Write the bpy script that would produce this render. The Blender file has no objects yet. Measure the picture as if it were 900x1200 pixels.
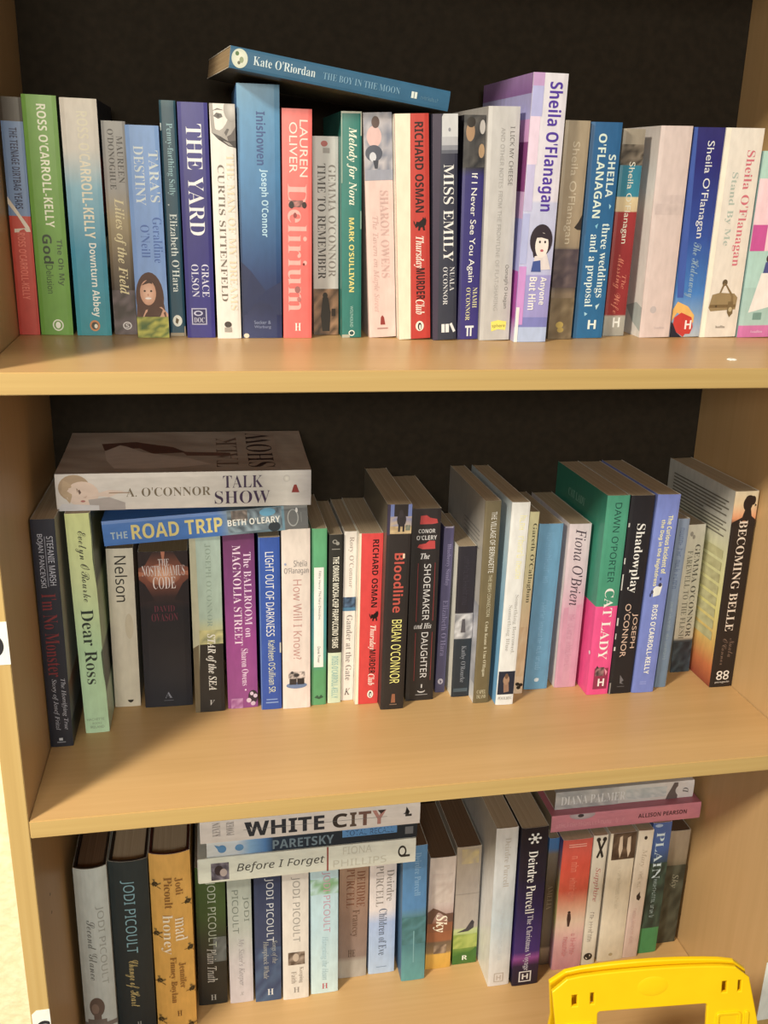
import bpy, bmesh, math, random
from mathutils import Matrix, Vector

SC = bpy.context.scene
COL = SC.collection

# ------------------------------------------------------------------ camera
CAM_AT = Vector((0.17226, -0.72977, 0.11521))
PITCH, YAW, ROLL = math.radians(17.626), math.radians(10.924), math.radians(1.392)
cp, sp, cy, sy = math.cos(PITCH), math.sin(PITCH), math.cos(YAW), math.sin(YAW)
fwd = Vector((sy * cp, cy * cp, -sp))
rgt = Vector((cy, -sy, 0))
upv = rgt.cross(fwd)
r2 = rgt * math.cos(ROLL) + upv * math.sin(ROLL)
u2 = upv * math.cos(ROLL) - rgt * math.sin(ROLL)
cam_data = bpy.data.cameras.new('camera')
cam_data.sensor_fit = 'VERTICAL'
cam_data.sensor_height = 36.0
cam_data.sensor_width = 27.0
cam_data.lens = 36.0 * 1069.85 / 1200.0
cam_data.clip_start = 0.02
cam = bpy.data.objects.new('camera', cam_data)
COL.objects.link(cam)
cam.matrix_world = Matrix(((r2.x, u2.x, -fwd.x, CAM_AT.x), (r2.y, u2.y, -fwd.y, CAM_AT.y),
                           (r2.z, u2.z, -fwd.z, CAM_AT.z), (0, 0, 0, 1)))
SC.camera = cam

# ------------------------------------------------------------------ world and light
SC.view_settings.view_transform = 'Standard'
SC.view_settings.look = 'None'
SC.view_settings.gamma = 1.0
SC.view_settings.use_curve_mapping = False
SC.view_settings.exposure = -0.17
world = bpy.data.worlds.new('room_air')
SC.world = world
world.use_nodes = True
bg = world.node_tree.nodes['Background']
bg.inputs[0].default_value = (1.0, 0.90, 0.72, 1)
bg.inputs[1].default_value = 0.17


def area_light(name, at, aim, sx, sy_, watts, col):
    d = bpy.data.lights.new(name, 'AREA')
    d.shape = 'RECTANGLE'
    d.size, d.size_y, d.energy, d.color = sx, sy_, watts, col
    o = bpy.data.objects.new(name, d)
    COL.objects.link(o)
    o.location = at
    o.rotation_euler = (Vector(aim) - Vector(at)).to_track_quat('-Z', 'Y').to_euler()
    return o


# a ceiling panel near, left in front of the case, an added soft fill behind the viewer to brighten the spines, and a strip lamp above the front of the case
area_light('ceiling_panel_near', (-1.25, -1.22, 1.22), (-1.25, -1.22, 0.0), 0.36, 0.36, 138, (1.0, 0.88, 0.65))
area_light('front_fill', (-0.10, -2.90, 0.55), (-0.10, 0.0, 0.55), 1.3, 0.7, 70, (1.0, 0.91, 0.72))
area_light('ceiling_strip_lamp', (0.38, -0.20, 1.45), (0.38, -0.20, 0.0), 1.2, 0.12, 5, (1.0, 0.89, 0.67))

# ------------------------------------------------------------------ helpers: colour, materials, meshes
TINT = (1.05, 0.97, 0.80)


def lin(c):
    out = []
    for k, v in enumerate(c[:3]):
        v = v / 255.0
        v = v / 12.92 if v <= 0.04045 else ((v + 0.055) / 1.055) ** 2.4
        out.append(min(0.88, max(0.006, v / TINT[k])))
    return tuple(out)


def ink(c):
    """printed colour, a little duller than pure pigment"""
    r = lin(c)
    g = 0.3 * r[0] + 0.6 * r[1] + 0.1 * r[2]
    return tuple(v + (g - v) * 0.13 for v in r)


def nodes_of(name):
    m = bpy.data.materials.new(name)
    m.use_nodes = True
    nt = m.node_tree
    return m, nt, nt.nodes['Principled BSDF']


def noise(nt, scale3, detail=3.0, scale=1.0):
    tc = nt.nodes.new('ShaderNodeTexCoord')
    mp = nt.nodes.new('ShaderNodeMapping')
    mp.inputs['Scale'].default_value = scale3
    nt.links.new(tc.outputs['Object'], mp.inputs['Vector'])
    n = nt.nodes.new('ShaderNodeTexNoise')
    n.inputs['Scale'].default_value = scale
    n.inputs['Detail'].default_value = detail
    nt.links.new(mp.outputs['Vector'], n.inputs['Vector'])
    return n.outputs['Fac']


def ramp(nt, fac, stops):
    r = nt.nodes.new('ShaderNodeValToRGB')
    el = r.color_ramp.elements
    while len(el) < len(stops):
        el.new(0.5)
    for e, (p, c) in zip(el, stops):
        e.position = p
        e.color = (*c, 1)
    nt.links.new(fac, r.inputs['Fac'])
    return r.outputs['Color']


def bump(nt, b, fac, strength, dist=0.001):
    n = nt.nodes.new('ShaderNodeBump')
    n.inputs['Strength'].default_value = strength
    n.inputs['Distance'].default_value = dist
    nt.links.new(fac, n.inputs['Height'])
    nt.links.new(n.outputs['Normal'], b.inputs['Normal'])


def noise_mat(name, scale3, stops, rough, bump_s=0.0, bump_d=0.001, detail=3.0, spec=0.4):
    m, nt, b = nodes_of(name)
    f = noise(nt, scale3, detail)
    nt.links.new(ramp(nt, f, stops), b.inputs['Base Color'])
    b.inputs['Roughness'].default_value = rough
    b.inputs['Specular IOR Level'].default_value = spec
    if bump_s:
        bump(nt, b, f, bump_s, bump_d)
    return m


def print_mat(name, rough, spec):
    """printed card: colour of the print is a mesh attribute, with a faint mottling of the ink"""
    m, nt, b = nodes_of(name)
    at = nt.nodes.new('ShaderNodeAttribute')
    at.attribute_name = 'print'
    f = noise(nt, (160, 160, 60), 4.0)
    g = ramp(nt, f, [(0.3, (0.90, 0.90, 0.90)), (0.7, (1.04, 1.04, 1.04))])
    mx = nt.nodes.new('ShaderNodeMix')
    mx.data_type = 'RGBA'
    mx.blend_type = 'MULTIPLY'
    mx.inputs['Factor'].default_value = 1.0
    nt.links.new(at.outputs['Color'], mx.inputs[6])
    nt.links.new(g, mx.inputs[7])
    nt.links.new(mx.outputs[2], b.inputs['Base Color'])
    b.inputs['Roughness'].default_value = rough
    b.inputs['Specular IOR Level'].default_value = spec
    bump(nt, b, f, 0.06, 0.0005)
    return m


WOOD_X = noise_mat('beech_laminate_long', (5, 150, 150), [(0.30, lin((204, 161, 104))), (0.52, lin((208, 165, 108))), (0.72, lin((211, 169, 112)))], 0.36, detail=5)
WOOD_Z = noise_mat('beech_laminate_upright', (150, 150, 5), [(0.30, lin((196, 157, 105))), (0.52, lin((199, 160, 108))), (0.72, lin((202, 163, 111)))], 0.42, detail=5)
EDGE_X = noise_mat('edge_banding_long', (2.5, 160, 160), [(0.30, lin((186, 152, 92))), (0.55, lin((194, 160, 98))), (0.75, lin((199, 167, 106)))], 0.45, detail=5)
EDGE_Z = noise_mat('edge_banding_upright', (160, 160, 2.5), [(0.30, lin((186, 152, 92))), (0.55, lin((194, 160, 98))), (0.75, lin((199, 167, 106)))], 0.45, detail=5)
BLACK = noise_mat('black_hardboard', (120, 120, 120), [(0.3, (0.019, 0.0155, 0.012)), (0.7, (0.026, 0.0205, 0.0155))], 0.8, 0.05, spec=0.08)
WALL = noise_mat('woodchip_wallpaper', (70, 70, 70), [(0.35, lin((236, 222, 176))), (0.65, lin((246, 234, 192)))], 0.85, 0.5, 0.004)
FLOOR = noise_mat('grey_carpet', (300, 300, 300), [(0.35, (0.10, 0.09, 0.08)), (0.65, (0.16, 0.145, 0.125))], 0.95, 0.5, 0.002)
YELLOW = noise_mat('yellow_plastic', (25, 25, 25), [(0.3, (0.88, 0.56, 0.004)), (0.7, (0.90, 0.60, 0.006))], 0.38, 0.04, 0.001)
PRINT = print_mat('printed_cover', 0.40, 0.45)
MATTE = print_mat('matte_jacket', 0.55, 0.35)


def paper_mat(name, a, b_):
    return noise_mat(name, (1500, 6, 6), [(0.25, lin(a)), (0.75, lin(b_))], 0.9, 0.15, 0.0006, 2.0, 0.1)


PAPER = paper_mat('book_pages', (158, 138, 110), (184, 164, 134))
PAPER_OLD = paper_mat('yellowed_pages', (140, 116, 84), (168, 142, 106))
PAPER_DARK = paper_mat('brown_pages', (96, 72, 52), (118, 92, 68))


class Mesh:
    """collects quads and polygons with a colour per corner; build() links them as ONE object"""

    def __init__(self):
        self.v, self.f, self.c = [], [], []

    def poly(self, pts, cols):
        n = len(self.v)
        self.v.extend(pts)
        self.f.append(tuple(range(n, n + len(pts))))
        self.c.append(cols if isinstance(cols, list) else [cols] * len(pts))

    def mesh_part(self, verts, faces, col):
        n = len(self.v)
        self.v.extend(verts)
        for f in faces:
            self.f.append(tuple(n + i for i in f))
            self.c.append([col] * len(f))

    def box(self, x0, x1, y0, y1, z0, z1, col=(1, 1, 1)):
        p = [(x0, y0, z0), (x1, y0, z0), (x1, y1, z0), (x0, y1, z0), (x0, y0, z1), (x1, y0, z1), (x1, y1, z1), (x0, y1, z1)]
        for q in ((0, 3, 2, 1), (4, 5, 6, 7), (0, 1, 5, 4), (1, 2, 6, 5), (2, 3, 7, 6), (3, 0, 4, 7)):
            self.poly([p[i] for i in q], col)

    def build(self, name, mat, parent=None, weld=False):
        me = bpy.data.meshes.new(name)
        me.from_pydata(self.v, [], self.f)
        a = me.color_attributes.new('print', 'FLOAT_COLOR', 'CORNER')
        flat = []
        for cs in self.c:
            for c in cs:
                flat.extend((c[0], c[1], c[2], 1.0))
        a.data.foreach_set('color', flat)
        me.materials.append(mat)
        if weld:
            bm = bmesh.new()
            bm.from_mesh(me)
            bmesh.ops.remove_doubles(bm, verts=bm.verts, dist=1e-6)
            bm.to_mesh(me)
            bm.free()
        o = bpy.data.objects.new(name, me)
        COL.objects.link(o)
        o.parent = parent
        return o


def bevelled_box(name, x0, x1, y0, y1, z0, z1, mat, parent=None, r=0.0006, front=None):
    bm = bmesh.new()
    bmesh.ops.create_cube(bm, size=1.0)
    for v in bm.verts:
        v.co = Vector(((x0 + x1) / 2 + v.co.x * (x1 - x0), (y0 + y1) / 2 + v.co.y * (y1 - y0), (z0 + z1) / 2 + v.co.z * (z1 - z0)))
    bmesh.ops.bevel(bm, geom=list(bm.edges), offset=r, segments=2, affect='EDGES')
    me = bpy.data.meshes.new(name)
    me.materials.append(mat)
    if front:
        me.materials.append(front)
        bm.normal_update()
        for f in bm.faces:
            if f.normal.y < -0.9:
                f.material_index = 1
    bm.to_mesh(me)
    bm.free()
    o = bpy.data.objects.new(name, me)
    COL.objects.link(o)
    o.parent = parent
    return o


def thing(name, label, cat, loc=(0, 0, 0), group=None):
    o = bpy.data.objects.new(name, None)
    COL.objects.link(o)
    o.empty_display_size = 0.02
    o.location = loc
    o['label'], o['category'] = label, cat
    if group:
        o['group'] = group
    return o


# ------------------------------------------------------------------ the setting
W, D, T = 0.764, 0.2940, 0.0178          # inner width, depth and board thickness of the bookcase
Z2, Z3, Z4 = -0.39764, -0.79528, -1.19292
FLOOR_Z = -1.255
TILT = 0.05268                            # the upper shelf slopes a little towards the room

wall = bevelled_box('wall_back', -2.5, 3.2, 0.3005, 0.42, FLOOR_Z, 1.5, WALL)
wall['kind'] = 'structure'
floor = bevelled_box('floor', -2.5, 3.2, -3.0, 0.42, FLOOR_Z - 0.1, FLOOR_Z, FLOOR)
floor['kind'] = 'structure'

case = thing('bookcase', 'tall beech effect open bookcase with black back panel, filled with paperbacks', 'bookcase', (W / 2, D / 2, FLOOR_Z))
INV = Matrix.Translation((-W / 2, -D / 2, -FLOOR_Z))


def in_case(o):
    o.parent = case
    o.matrix_parent_inverse = INV
    return o


for x0, x1 in ((-T, -0.0001), (W + 0.0001, W + T)):
    in_case(bevelled_box('side_panel', x0, x1, 0, D, FLOOR_Z, 0.80, WOOD_Z, None, 0.0006, EDGE_Z))
in_case(bevelled_box('back_panel', -T, W + T, D, D + 0.005, FLOOR_Z + 0.06, 0.80, BLACK))
in_case(bevelled_box('plinth', 0, W, 0.02, 0.036, FLOOR_Z, Z4 - T, WOOD_X))
in_case(bevelled_box('top_board', 0, W, 0, D, 0.80 - T, 0.80, WOOD_X, None, 0.0006, EDGE_X))
for zt, tilt in ((0.3976, 0.0), (0.0, TILT), (Z2, 0.0), (Z3, 0.0), (Z4, 0.0)):
    s = in_case(bevelled_box('shelf', 0.0002, W - 0.0002, 0, D - 0.0005, -T, 0, WOOD_X, None, 0.0008, EDGE_X))
    s.matrix_parent_inverse = INV
    s.location = (0, 0, zt)
    s.rotation_euler = (math.atan(tilt), 0, 0)

# holes for the shelf pegs in the left side panel
for y, z in ((0.0520, -0.5186), (0.0508, -0.5389)):
    m = Mesh()
    k = [(0.0002, y + 0.0016 * math.cos(a), z + 0.0016 * math.sin(a)) for a in [i * math.pi / 8 for i in range(16)]]
    m.poly(k, (0.03, 0.02, 0.012))
    in_case(m.build('peg_hole', MATTE))

# ------------------------------------------------------------------ lettering
FONT_BASE = {'S': (0x1D5D4, 0x1D5EE, 0x1D7EC), 'r': (0x1D400, 0x1D41A, 0x1D7CE), 'i': (0x1D434, 0x1D44E, None),
             'I': (0x1D468, 0x1D482, None), 'c': (0x1D4D0, 0x1D4EA, None), 't': (0x1D608, 0x1D622, None), 'X': (0x1D5D4, 0x1D5EE, 0x1D7EC), 'n': (0x1D5A0, 0x1D5BA, None)}
FONT_THIN = {'r': -0.006, 'c': -0.003, 'l': -0.0095, 'X': 0.010}
_text_ob = None
_text_cache = {}


def letters(s, font):
    """outline of a line of lettering as a flat mesh, scaled to the unit square"""
    global _text_ob
    key = (s, font)
    if key in _text_cache:
        return _text_cache[key]
    base = FONT_BASE.get('r' if font == 'l' else font)
    out = ''
    for ch in s:
        if base and 'A' <= ch <= 'Z':
            out += chr(base[0] + ord(ch) - 65)
        elif base and 'a' <= ch <= 'z':
            out += '\u210e' if (font == 'i' and ch == 'h') else chr(base[1] + ord(ch) - 97)
        else:
            out += ch
    if _text_ob is None:
        cu = bpy.data.curves.new('lettering', 'FONT')
        cu.resolution_u = 3
        _text_ob = bpy.data.objects.new('lettering', cu)
        _text_sc = bpy.data.scenes.new('lettering')
        _text_sc.collection.objects.link(_text_ob)
    cu = _text_ob.data
    cu.body = out
    cu.offset = FONT_THIN.get(font, 0.0)
    vl = bpy.data.scenes['lettering'].view_layers[0]
    vl.update()
    dg = vl.depsgraph
    ev = _text_ob.evaluated_get(dg)
    me = ev.to_mesh()
    vs = [(v.co.x, v.co.y) for v in me.vertices]
    fs = [tuple(p.vertices) for p in me.polygons]
    ev.to_mesh_clear()
    if vs:
        x0, x1 = min(v[0] for v in vs), max(v[0] for v in vs)
        y0, y1 = min(v[1] for v in vs), max(v[1] for v in vs)
        vs = [((a - x0) / (x1 - x0), (b - y0) / (y1 - y0)) for a, b in vs]
    _text_cache[key] = (vs, fs)
    return vs, fs


def sliced(vs, fs, n):
    bm = bmesh.new()
    bv = [bm.verts.new((a, b, 0)) for a, b in vs]
    for f in fs:
        try:
            bm.faces.new([bv[i] for i in f])
        except ValueError:
            pass
    for k in range(1, n):
        bmesh.ops.bisect_plane(bm, geom=bm.verts[:] + bm.edges[:] + bm.faces[:], plane_co=(0, k / n, 0), plane_no=(0, 1, 0))
    bm.verts.index_update()
    out = [(v.co.x, v.co.y) for v in bm.verts], [tuple(v.index for v in f.verts) for f in bm.faces]
    bm.free()
    return out


def stops_at(stops, v, side):
    """printed colour at height v; two stops at one v make a hard edge (side picks which)"""
    if v <= stops[0][0]:
        return stops[0][1]
    for (a, ca), (b, cb) in zip(stops, stops[1:]):
        if v < b or (v == b and side < 0):
            if v == a and a == b:
                continue
            if b - a < 1e-9:
                continue
            k = (v - a) / (b - a)
            return tuple(ca[i] + (cb[i] - ca[i]) * k for i in range(3))
    return stops[-1][1]


def as_stops(s):
    if isinstance(s[0], (int, float)):
        s = [(0, s), (1, s)]
    return [(v, ink(c)) for v, c in s]


def book_cover(w, h, d, spine, left, right, art, bulge, tc, lift, rnd, board=None):
    """one wrap of card: left board, spine (front, towards the room) and right board, with its print"""
    m = Mesh()
    r = min(0.0011, w * 0.12)
    prof = []                                             # (x, y, face, a)
    for k in range(7):                                    # left board, fore-edge to spine
        a = k / 6
        prof.append((-w / 2, d + (bulge + r - d) * a, 'L', a))
    nS = 8
    for k in range(nS + 1):
        u = k / nS
        x = -w / 2 + w * u
        e = min(u, 1 - u) * w
        y = bulge * (2 * u - 1) ** 2 + (r * (1 - min(1, e / r)) * 0.35 if e < r else 0)
        prof.append((x, y, 'S', u))
    for k in range(7):
        a = k / 6
        prof.append((w / 2 + lift * a * a, bulge + r + (d - bulge - r) * a, 'R', a))
    rows = sorted({0.0, 1.0} | {s[0] for st in (spine, left, right) for s in st} | {k / 16 for k in range(17)})
    st = {'S': spine, 'L': left, 'R': right}
    for p, q in zip(prof, prof[1:]):
        face = p[2] if p[2] == q[2] else 'S'
        for v0, v1 in zip(rows, rows[1:]):
            c0, c1 = stops_at(st[face], v0, 1), stops_at(st[face], v1, -1)
            z0, z1 = h * (1 - v0), h * (1 - v1)
            m.poly([(p[0], p[1], z1), (q[0], q[1], z1), (q[0], q[1], z0), (p[0], p[1], z0)], [c1, c1, c0, c0])
    # inner face and edges of the card
    inn = []
    for x, y, f, a in prof:
        if f == 'L':
            inn.append((x + tc, y + (tc if a > 0.99 else 0)))
        elif f == 'R':
            inn.append((x - tc, y + (tc if a < 0.01 else 0)))
        else:
            inn.append((x * (1 - 2 * tc / w), y + tc))
    card = board or ink((222, 212, 192))
    for i in range(len(prof) - 1):
        (x0, y0), (x1, y1) = prof[i][:2], prof[i + 1][:2]
        a, b = inn[i], inn[i + 1]
        m.poly([(a[0], a[1], 0), (a[0], a[1], h), (b[0], b[1], h), (b[0], b[1], 0)], card)
        for z in (0, h):
            m.poly([(x0, y0, z), (x1, y1, z), (b[0], b[1], z), (a[0], a[1], z)], card)
    for i in (0, -1):
        m.poly([(prof[i][0], prof[i][1], 0), (prof[i][0], prof[i][1], h), (inn[i][0], inn[i][1], h), (inn[i][0], inn[i][1], 0)], card)

    # print laid on the faces
    def fmap(face, a, b, e):
        a, b = min(1, max(0, a)), min(1, max(0, b))
        z = h * (1 - b)
        if face == 'S':
            return (-w / 2 + w * a, bulge * (2 * a - 1) ** 2 - e, z)
        if face == 'L':
            return (-w / 2 - e, d + (bulge + r - d) * a, z)
        return (w / 2 + lift * a * a + e, bulge + r + (d - bulge - r) * a, z)

    level = 0
    for item in art:
        level += 1
        face, kind = item[0], item[1]
        e = 0.00005 + 0.000025 * level + (bulge * 0.25 if face == 'S' and bulge < 0.002 else 0)
        if kind == 'r':                                   # rectangle a0,b0,a1,b1
            a0, b0, a1, b1, c = item[2:]
            c, n = ink(c), 8
            for k in range(n):
                p0, p1 = a0 + (a1 - a0) * k / n, a0 + (a1 - a0) * (k + 1) / n
                m.poly([fmap(face, p0, b1, e), fmap(face, p1, b1, e), fmap(face, p1, b0, e), fmap(face, p0, b0, e)], c)
        elif kind == 'p':                                 # polygon
            if face == 'S' and bulge > 0.002:
                e += bulge * (max(q[0] for q in item[2]) - min(q[0] for q in item[2])) ** 2
            m.poly([fmap(face, a, b, e) for a, b in item[2]], ink(item[3]))
        elif kind in 'eg':                                # ellipse / ellipse fading to an edge colour
            ac, bc, ra, rb, c = item[2:7]
            c0 = ink(c)
            c1 = ink(item[7]) if kind == 'g' else c0
            n = 24
            for k in range(n):
                t0, t1 = 2 * math.pi * k / n, 2 * math.pi * (k + 1) / n
                for j in range(4):
                    q0, q1 = j / 4, (j + 1) / 4
                    P = [(ac + q * ra * math.cos(t), bc + q * rb * math.sin(t)) for q, t in ((q0, t0), (q1, t0), (q1, t1), (q0, t1))]
                    k0, k1 = (tuple(c0[i] + (c1[i] - c0[i]) * q for i in range(3)) for q in (q0, q1))
                    if j == 0:
                        m.poly([fmap(face, a, b, e) for a, b in (P[0], P[1], P[2])], [k0, k1, k1])
                    else:
                        m.poly([fmap(face, a, b, e) for a, b in P], [k0, k1, k1, k0])
        elif kind == 'm':                                 # mottled picture a0,b0,a1,b1 from two inks
            a0, b0, a1, b1, ca, cb, na, nb = item[2:10]
            rg = random.Random(na * 131 + nb * 7 + int(b0 * 1000) + ca[0])
            ca, cb = ink(ca), ink(cb)
            g = [[rg.random() ** 1.3 for _ in range(na + 1)] for _ in range(nb + 1)]
            mixc = lambda t: tuple(ca[i] + (cb[i] - ca[i]) * t for i in range(3))
            for j in range(nb):
                for i in range(na):
                    q = [(i, j + 1), (i + 1, j + 1), (i + 1, j), (i, j)]
                    m.poly([fmap(face, a0 + (a1 - a0) * p / na, b0 + (b1 - b0) * s / nb, e) for p, s in q], [mixc(g[s][p]) for p, s in q])
        elif kind == 'w':                                 # lettering too blurred in the print to be read: b0,b1,ac,hf,col
            b0, b1, ac, hf, c = item[2:7]
            rg = random.Random(int(b0 * 977 + b1 * 131 + hf * 53))
            c, b, cw = ink(c), b0, 0.55 * hf * w / h
            while b < b1 - cw:
                if rg.random() < 0.14:
                    b += cw * 0.7
                    continue
                top = rg.choice((0.5, 0.2, 0.2))
                t = cw * 0.16
                for off in (0.1, 0.62)[:rg.choice((1, 2, 2))]:
                    x0, x1 = ac - hf * 0.5, ac + hf * (top if off < 0.5 else 0.2)
                    m.poly([fmap(face, x0, b + cw * off, e), fmap(face, x0, b + cw * off + t, e), fmap(face, x1, b + cw * off + t, e), fmap(face, x1, b + cw * off, e)], c)
                lv = ac + hf * rg.choice((-0.5, -0.15, 0.1))
                m.poly([fmap(face, lv, b + cw * 0.1, e), fmap(face, lv, b + cw * 0.75, e), fmap(face, lv + hf * 0.12, b + cw * 0.75, e), fmap(face, lv + hf * 0.12, b + cw * 0.1, e)], c)
                b += cw * 0.95
        elif kind == 't':                                 # lettering running down: text,b0,b1,ac,hf,col,font
            s, b0, b1, ac, hf, c = item[2:8]
            vs, fs = letters(s, item[8] if len(item) > 8 else 's')
            if bulge > 0.002:
                vs, fs = sliced(vs, fs, 6)
                e += bulge * hf * hf / 36
            m.mesh_part([fmap(face, ac + (t - 0.5) * hf, b0 + q * (b1 - b0), e) for q, t in vs], fs, ink(c))
        elif kind == 'u':                                 # lettering running up (turned over)
            s, b0, b1, ac, hf, c = item[2:8]
            vs, fs = letters(s, item[8] if len(item) > 8 else 's')
            m.mesh_part([fmap(face, ac - (t - 0.5) * hf, b1 - q * (b1 - b0), e) for q, t in vs], fs, ink(c))
        elif kind == '=':                                 # lettering across: text,a0,a1,b0,b1,col,font
            s, a0, a1, b0, b1, c = item[2:8]
            vs, fs = letters(s, item[8] if len(item) > 8 else 's')
            m.mesh_part([fmap(face, a0 + q * (a1 - a0), b1 - t * (b1 - b0), e) for q, t in vs], fs, ink(c))
    return m


def page_block(w, d, z0, z1, bulge, tc, back, slim):
    m = Mesh()
    x = w / 2 - tc - slim
    n = 8
    front = [(-x + 2 * x * k / n, bulge * (2 * k / n - 1) ** 2 + tc + 0.0003) for k in range(n + 1)]
    rear = [(x, d - back), (x * 0.5, d - back - bulge * 0.8), (0, d - back - bulge), (-x * 0.5, d - back - bulge * 0.8), (-x, d - back)]
    ring = front + rear
    N = len(ring)
    for i in range(N):
        a, b = ring[i], ring[(i + 1) % N]
        m.poly([(*a, z0), (*b, z0), (*b, z1), (*a, z1)], (1, 1, 1))
    for z in (z0, z1):
        for i in range(n):                                # strips from the spine to the fore-edge
            t0, t1 = i / n, (i + 1) / n
            a, b = front[i], front[i + 1]
            ya, yb = d - back - bulge * (1 - (2 * t0 - 1) ** 2), d - back - bulge * (1 - (2 * t1 - 1) ** 2)
            m.poly([(*a, z), (*b, z), (b[0], yb, z), (a[0], ya, z)], (1, 1, 1))
    return m


SEEN_LABELS = set()


def book(key, label, spine, art=(), left=None, right=None, bulge=0.0004, kind='pb', paper=None, matrix=None, dims=None,
         lift=0.0, mat=None, group=None, board=None):
    if dims is None:
        cx, w, y, h, d, lean = [q for q in G[key]]
        cx, w, y, h, d = cx / 1000, w / 1000, y / 1000, h / 1000, d / 1000
    else:
        w, h, d = dims
    assert label not in SEEN_LABELS, label
    SEEN_LABELS.add(label)
    root = thing('hardback_book' if kind == 'hb' else 'paperback_book', label, 'book', (0, 0, 0), group)
    if matrix is not None:
        root.matrix_world = matrix
    else:
        th = math.radians(lean)
        row = ROW[key]
        z = {'top': TILT * y, 'mid': Z2, 'low': Z3}[row] + abs(math.sin(th)) * w / 2 + 0.0002
        root.location = (cx, y, z)
        root.rotation_euler = (math.atan(TILT) if row == 'top' else 0, th, 0)
        root['group'] = {'top': 'books standing on the upper shelf', 'mid': 'books standing on the middle shelf', 'low': 'books standing on the lowest shelf in view'}[row]
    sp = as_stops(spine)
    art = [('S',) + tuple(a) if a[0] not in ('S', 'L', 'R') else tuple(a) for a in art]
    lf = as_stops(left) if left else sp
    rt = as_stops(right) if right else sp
    tc = 0.00045
    if kind == 'hb':
        bw, bb = w, lin(board or (40, 30, 24))
        case_b = Mesh()                                   # stiff boards and hollow back under the jacket
        t = 0.0026
        case_b.box(-w / 2 + 0.0006, -w / 2 + 0.0006 + t, bulge + 0.001, d, 0, h, bb)
        case_b.box(w / 2 - 0.0006 - t, w / 2 - 0.0006, bulge + 0.001, d, 0, h, bb)
        n = 8
        pr = [(-w / 2 + 0.0008 + (w - 0.0016) * k / n, bulge * (2 * k / n - 1) ** 2 + 0.0006) for k in range(n + 1)]
        for a, b in zip(pr, pr[1:]):
            case_b.poly([(*a, 0), (*b, 0), (*b, h), (*a, h)], bb)
            for z in (0.0, h):
                case_b.poly([(*a, z), (*b, z), (b[0], b[1] + 0.002, z), (a[0], a[1] + 0.002, z)], bb)
            case_b.poly([(a[0], a[1] + 0.002, 0), (b[0], b[1] + 0.002, 0), (b[0], b[1] + 0.002, h), (a[0], a[1] + 0.002, h)], bb)
        case_b.build('boards', MATTE, root)
        book_cover(w, h - 0.001, d - 0.001, sp, lf, rt, art, bulge, tc, lift, None).build('dust_jacket', mat or PRINT, root)
        page_block(w, d, 0.0032, h - 0.0034, bulge, 0.0036, 0.004, 0.0002).build('page_block', paper or PAPER, root)
    else:
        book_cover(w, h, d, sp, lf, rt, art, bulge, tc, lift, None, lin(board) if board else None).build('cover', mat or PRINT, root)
        page_block(w, d, 0.0002, h - 0.0005, bulge, tc, 0.0006, 0.0002).build('page_block', paper or PAPER, root)
    return root


def lying(origin, along, depth_dir):
    """frame of a book lying with its spine to the room, its title reading left to right"""
    e1 = Vector(along).normalized()
    e2 = Vector(depth_dir)
    e2 = (e2 - e1 * e2.dot(e1)).normalized()
    e3 = e1.cross(e2)
    ex, ey, ez = e3, e2, -e1
    o = Vector(origin)
    return Matrix(((ex.x, ey.x, ez.x, o.x), (ex.y, ey.y, ez.y, o.y), (ex.z, ey.z, ez.z, o.z), (0, 0, 0, 1)))


def lying_at(left, right, thick, rear_rise=0.0):
    """left, right: front bottom edge of the spine; returns matrix, length"""
    a, b = Vector(left), Vector(right)
    e1 = (b - a).normalized()
    flat = Vector((-e1.y, e1.x, 0)).normalized()
    e2 = flat + Vector((0, 0, rear_rise))
    M = lying(a, e1, e2)
    e3 = M.to_3x3() @ Vector((1, 0, 0))
    L = (b - a).length
    M.translation = b + e3 * thick / 2                    # local z runs from the right end (0) to the left end (h)
    return M, L


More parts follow.
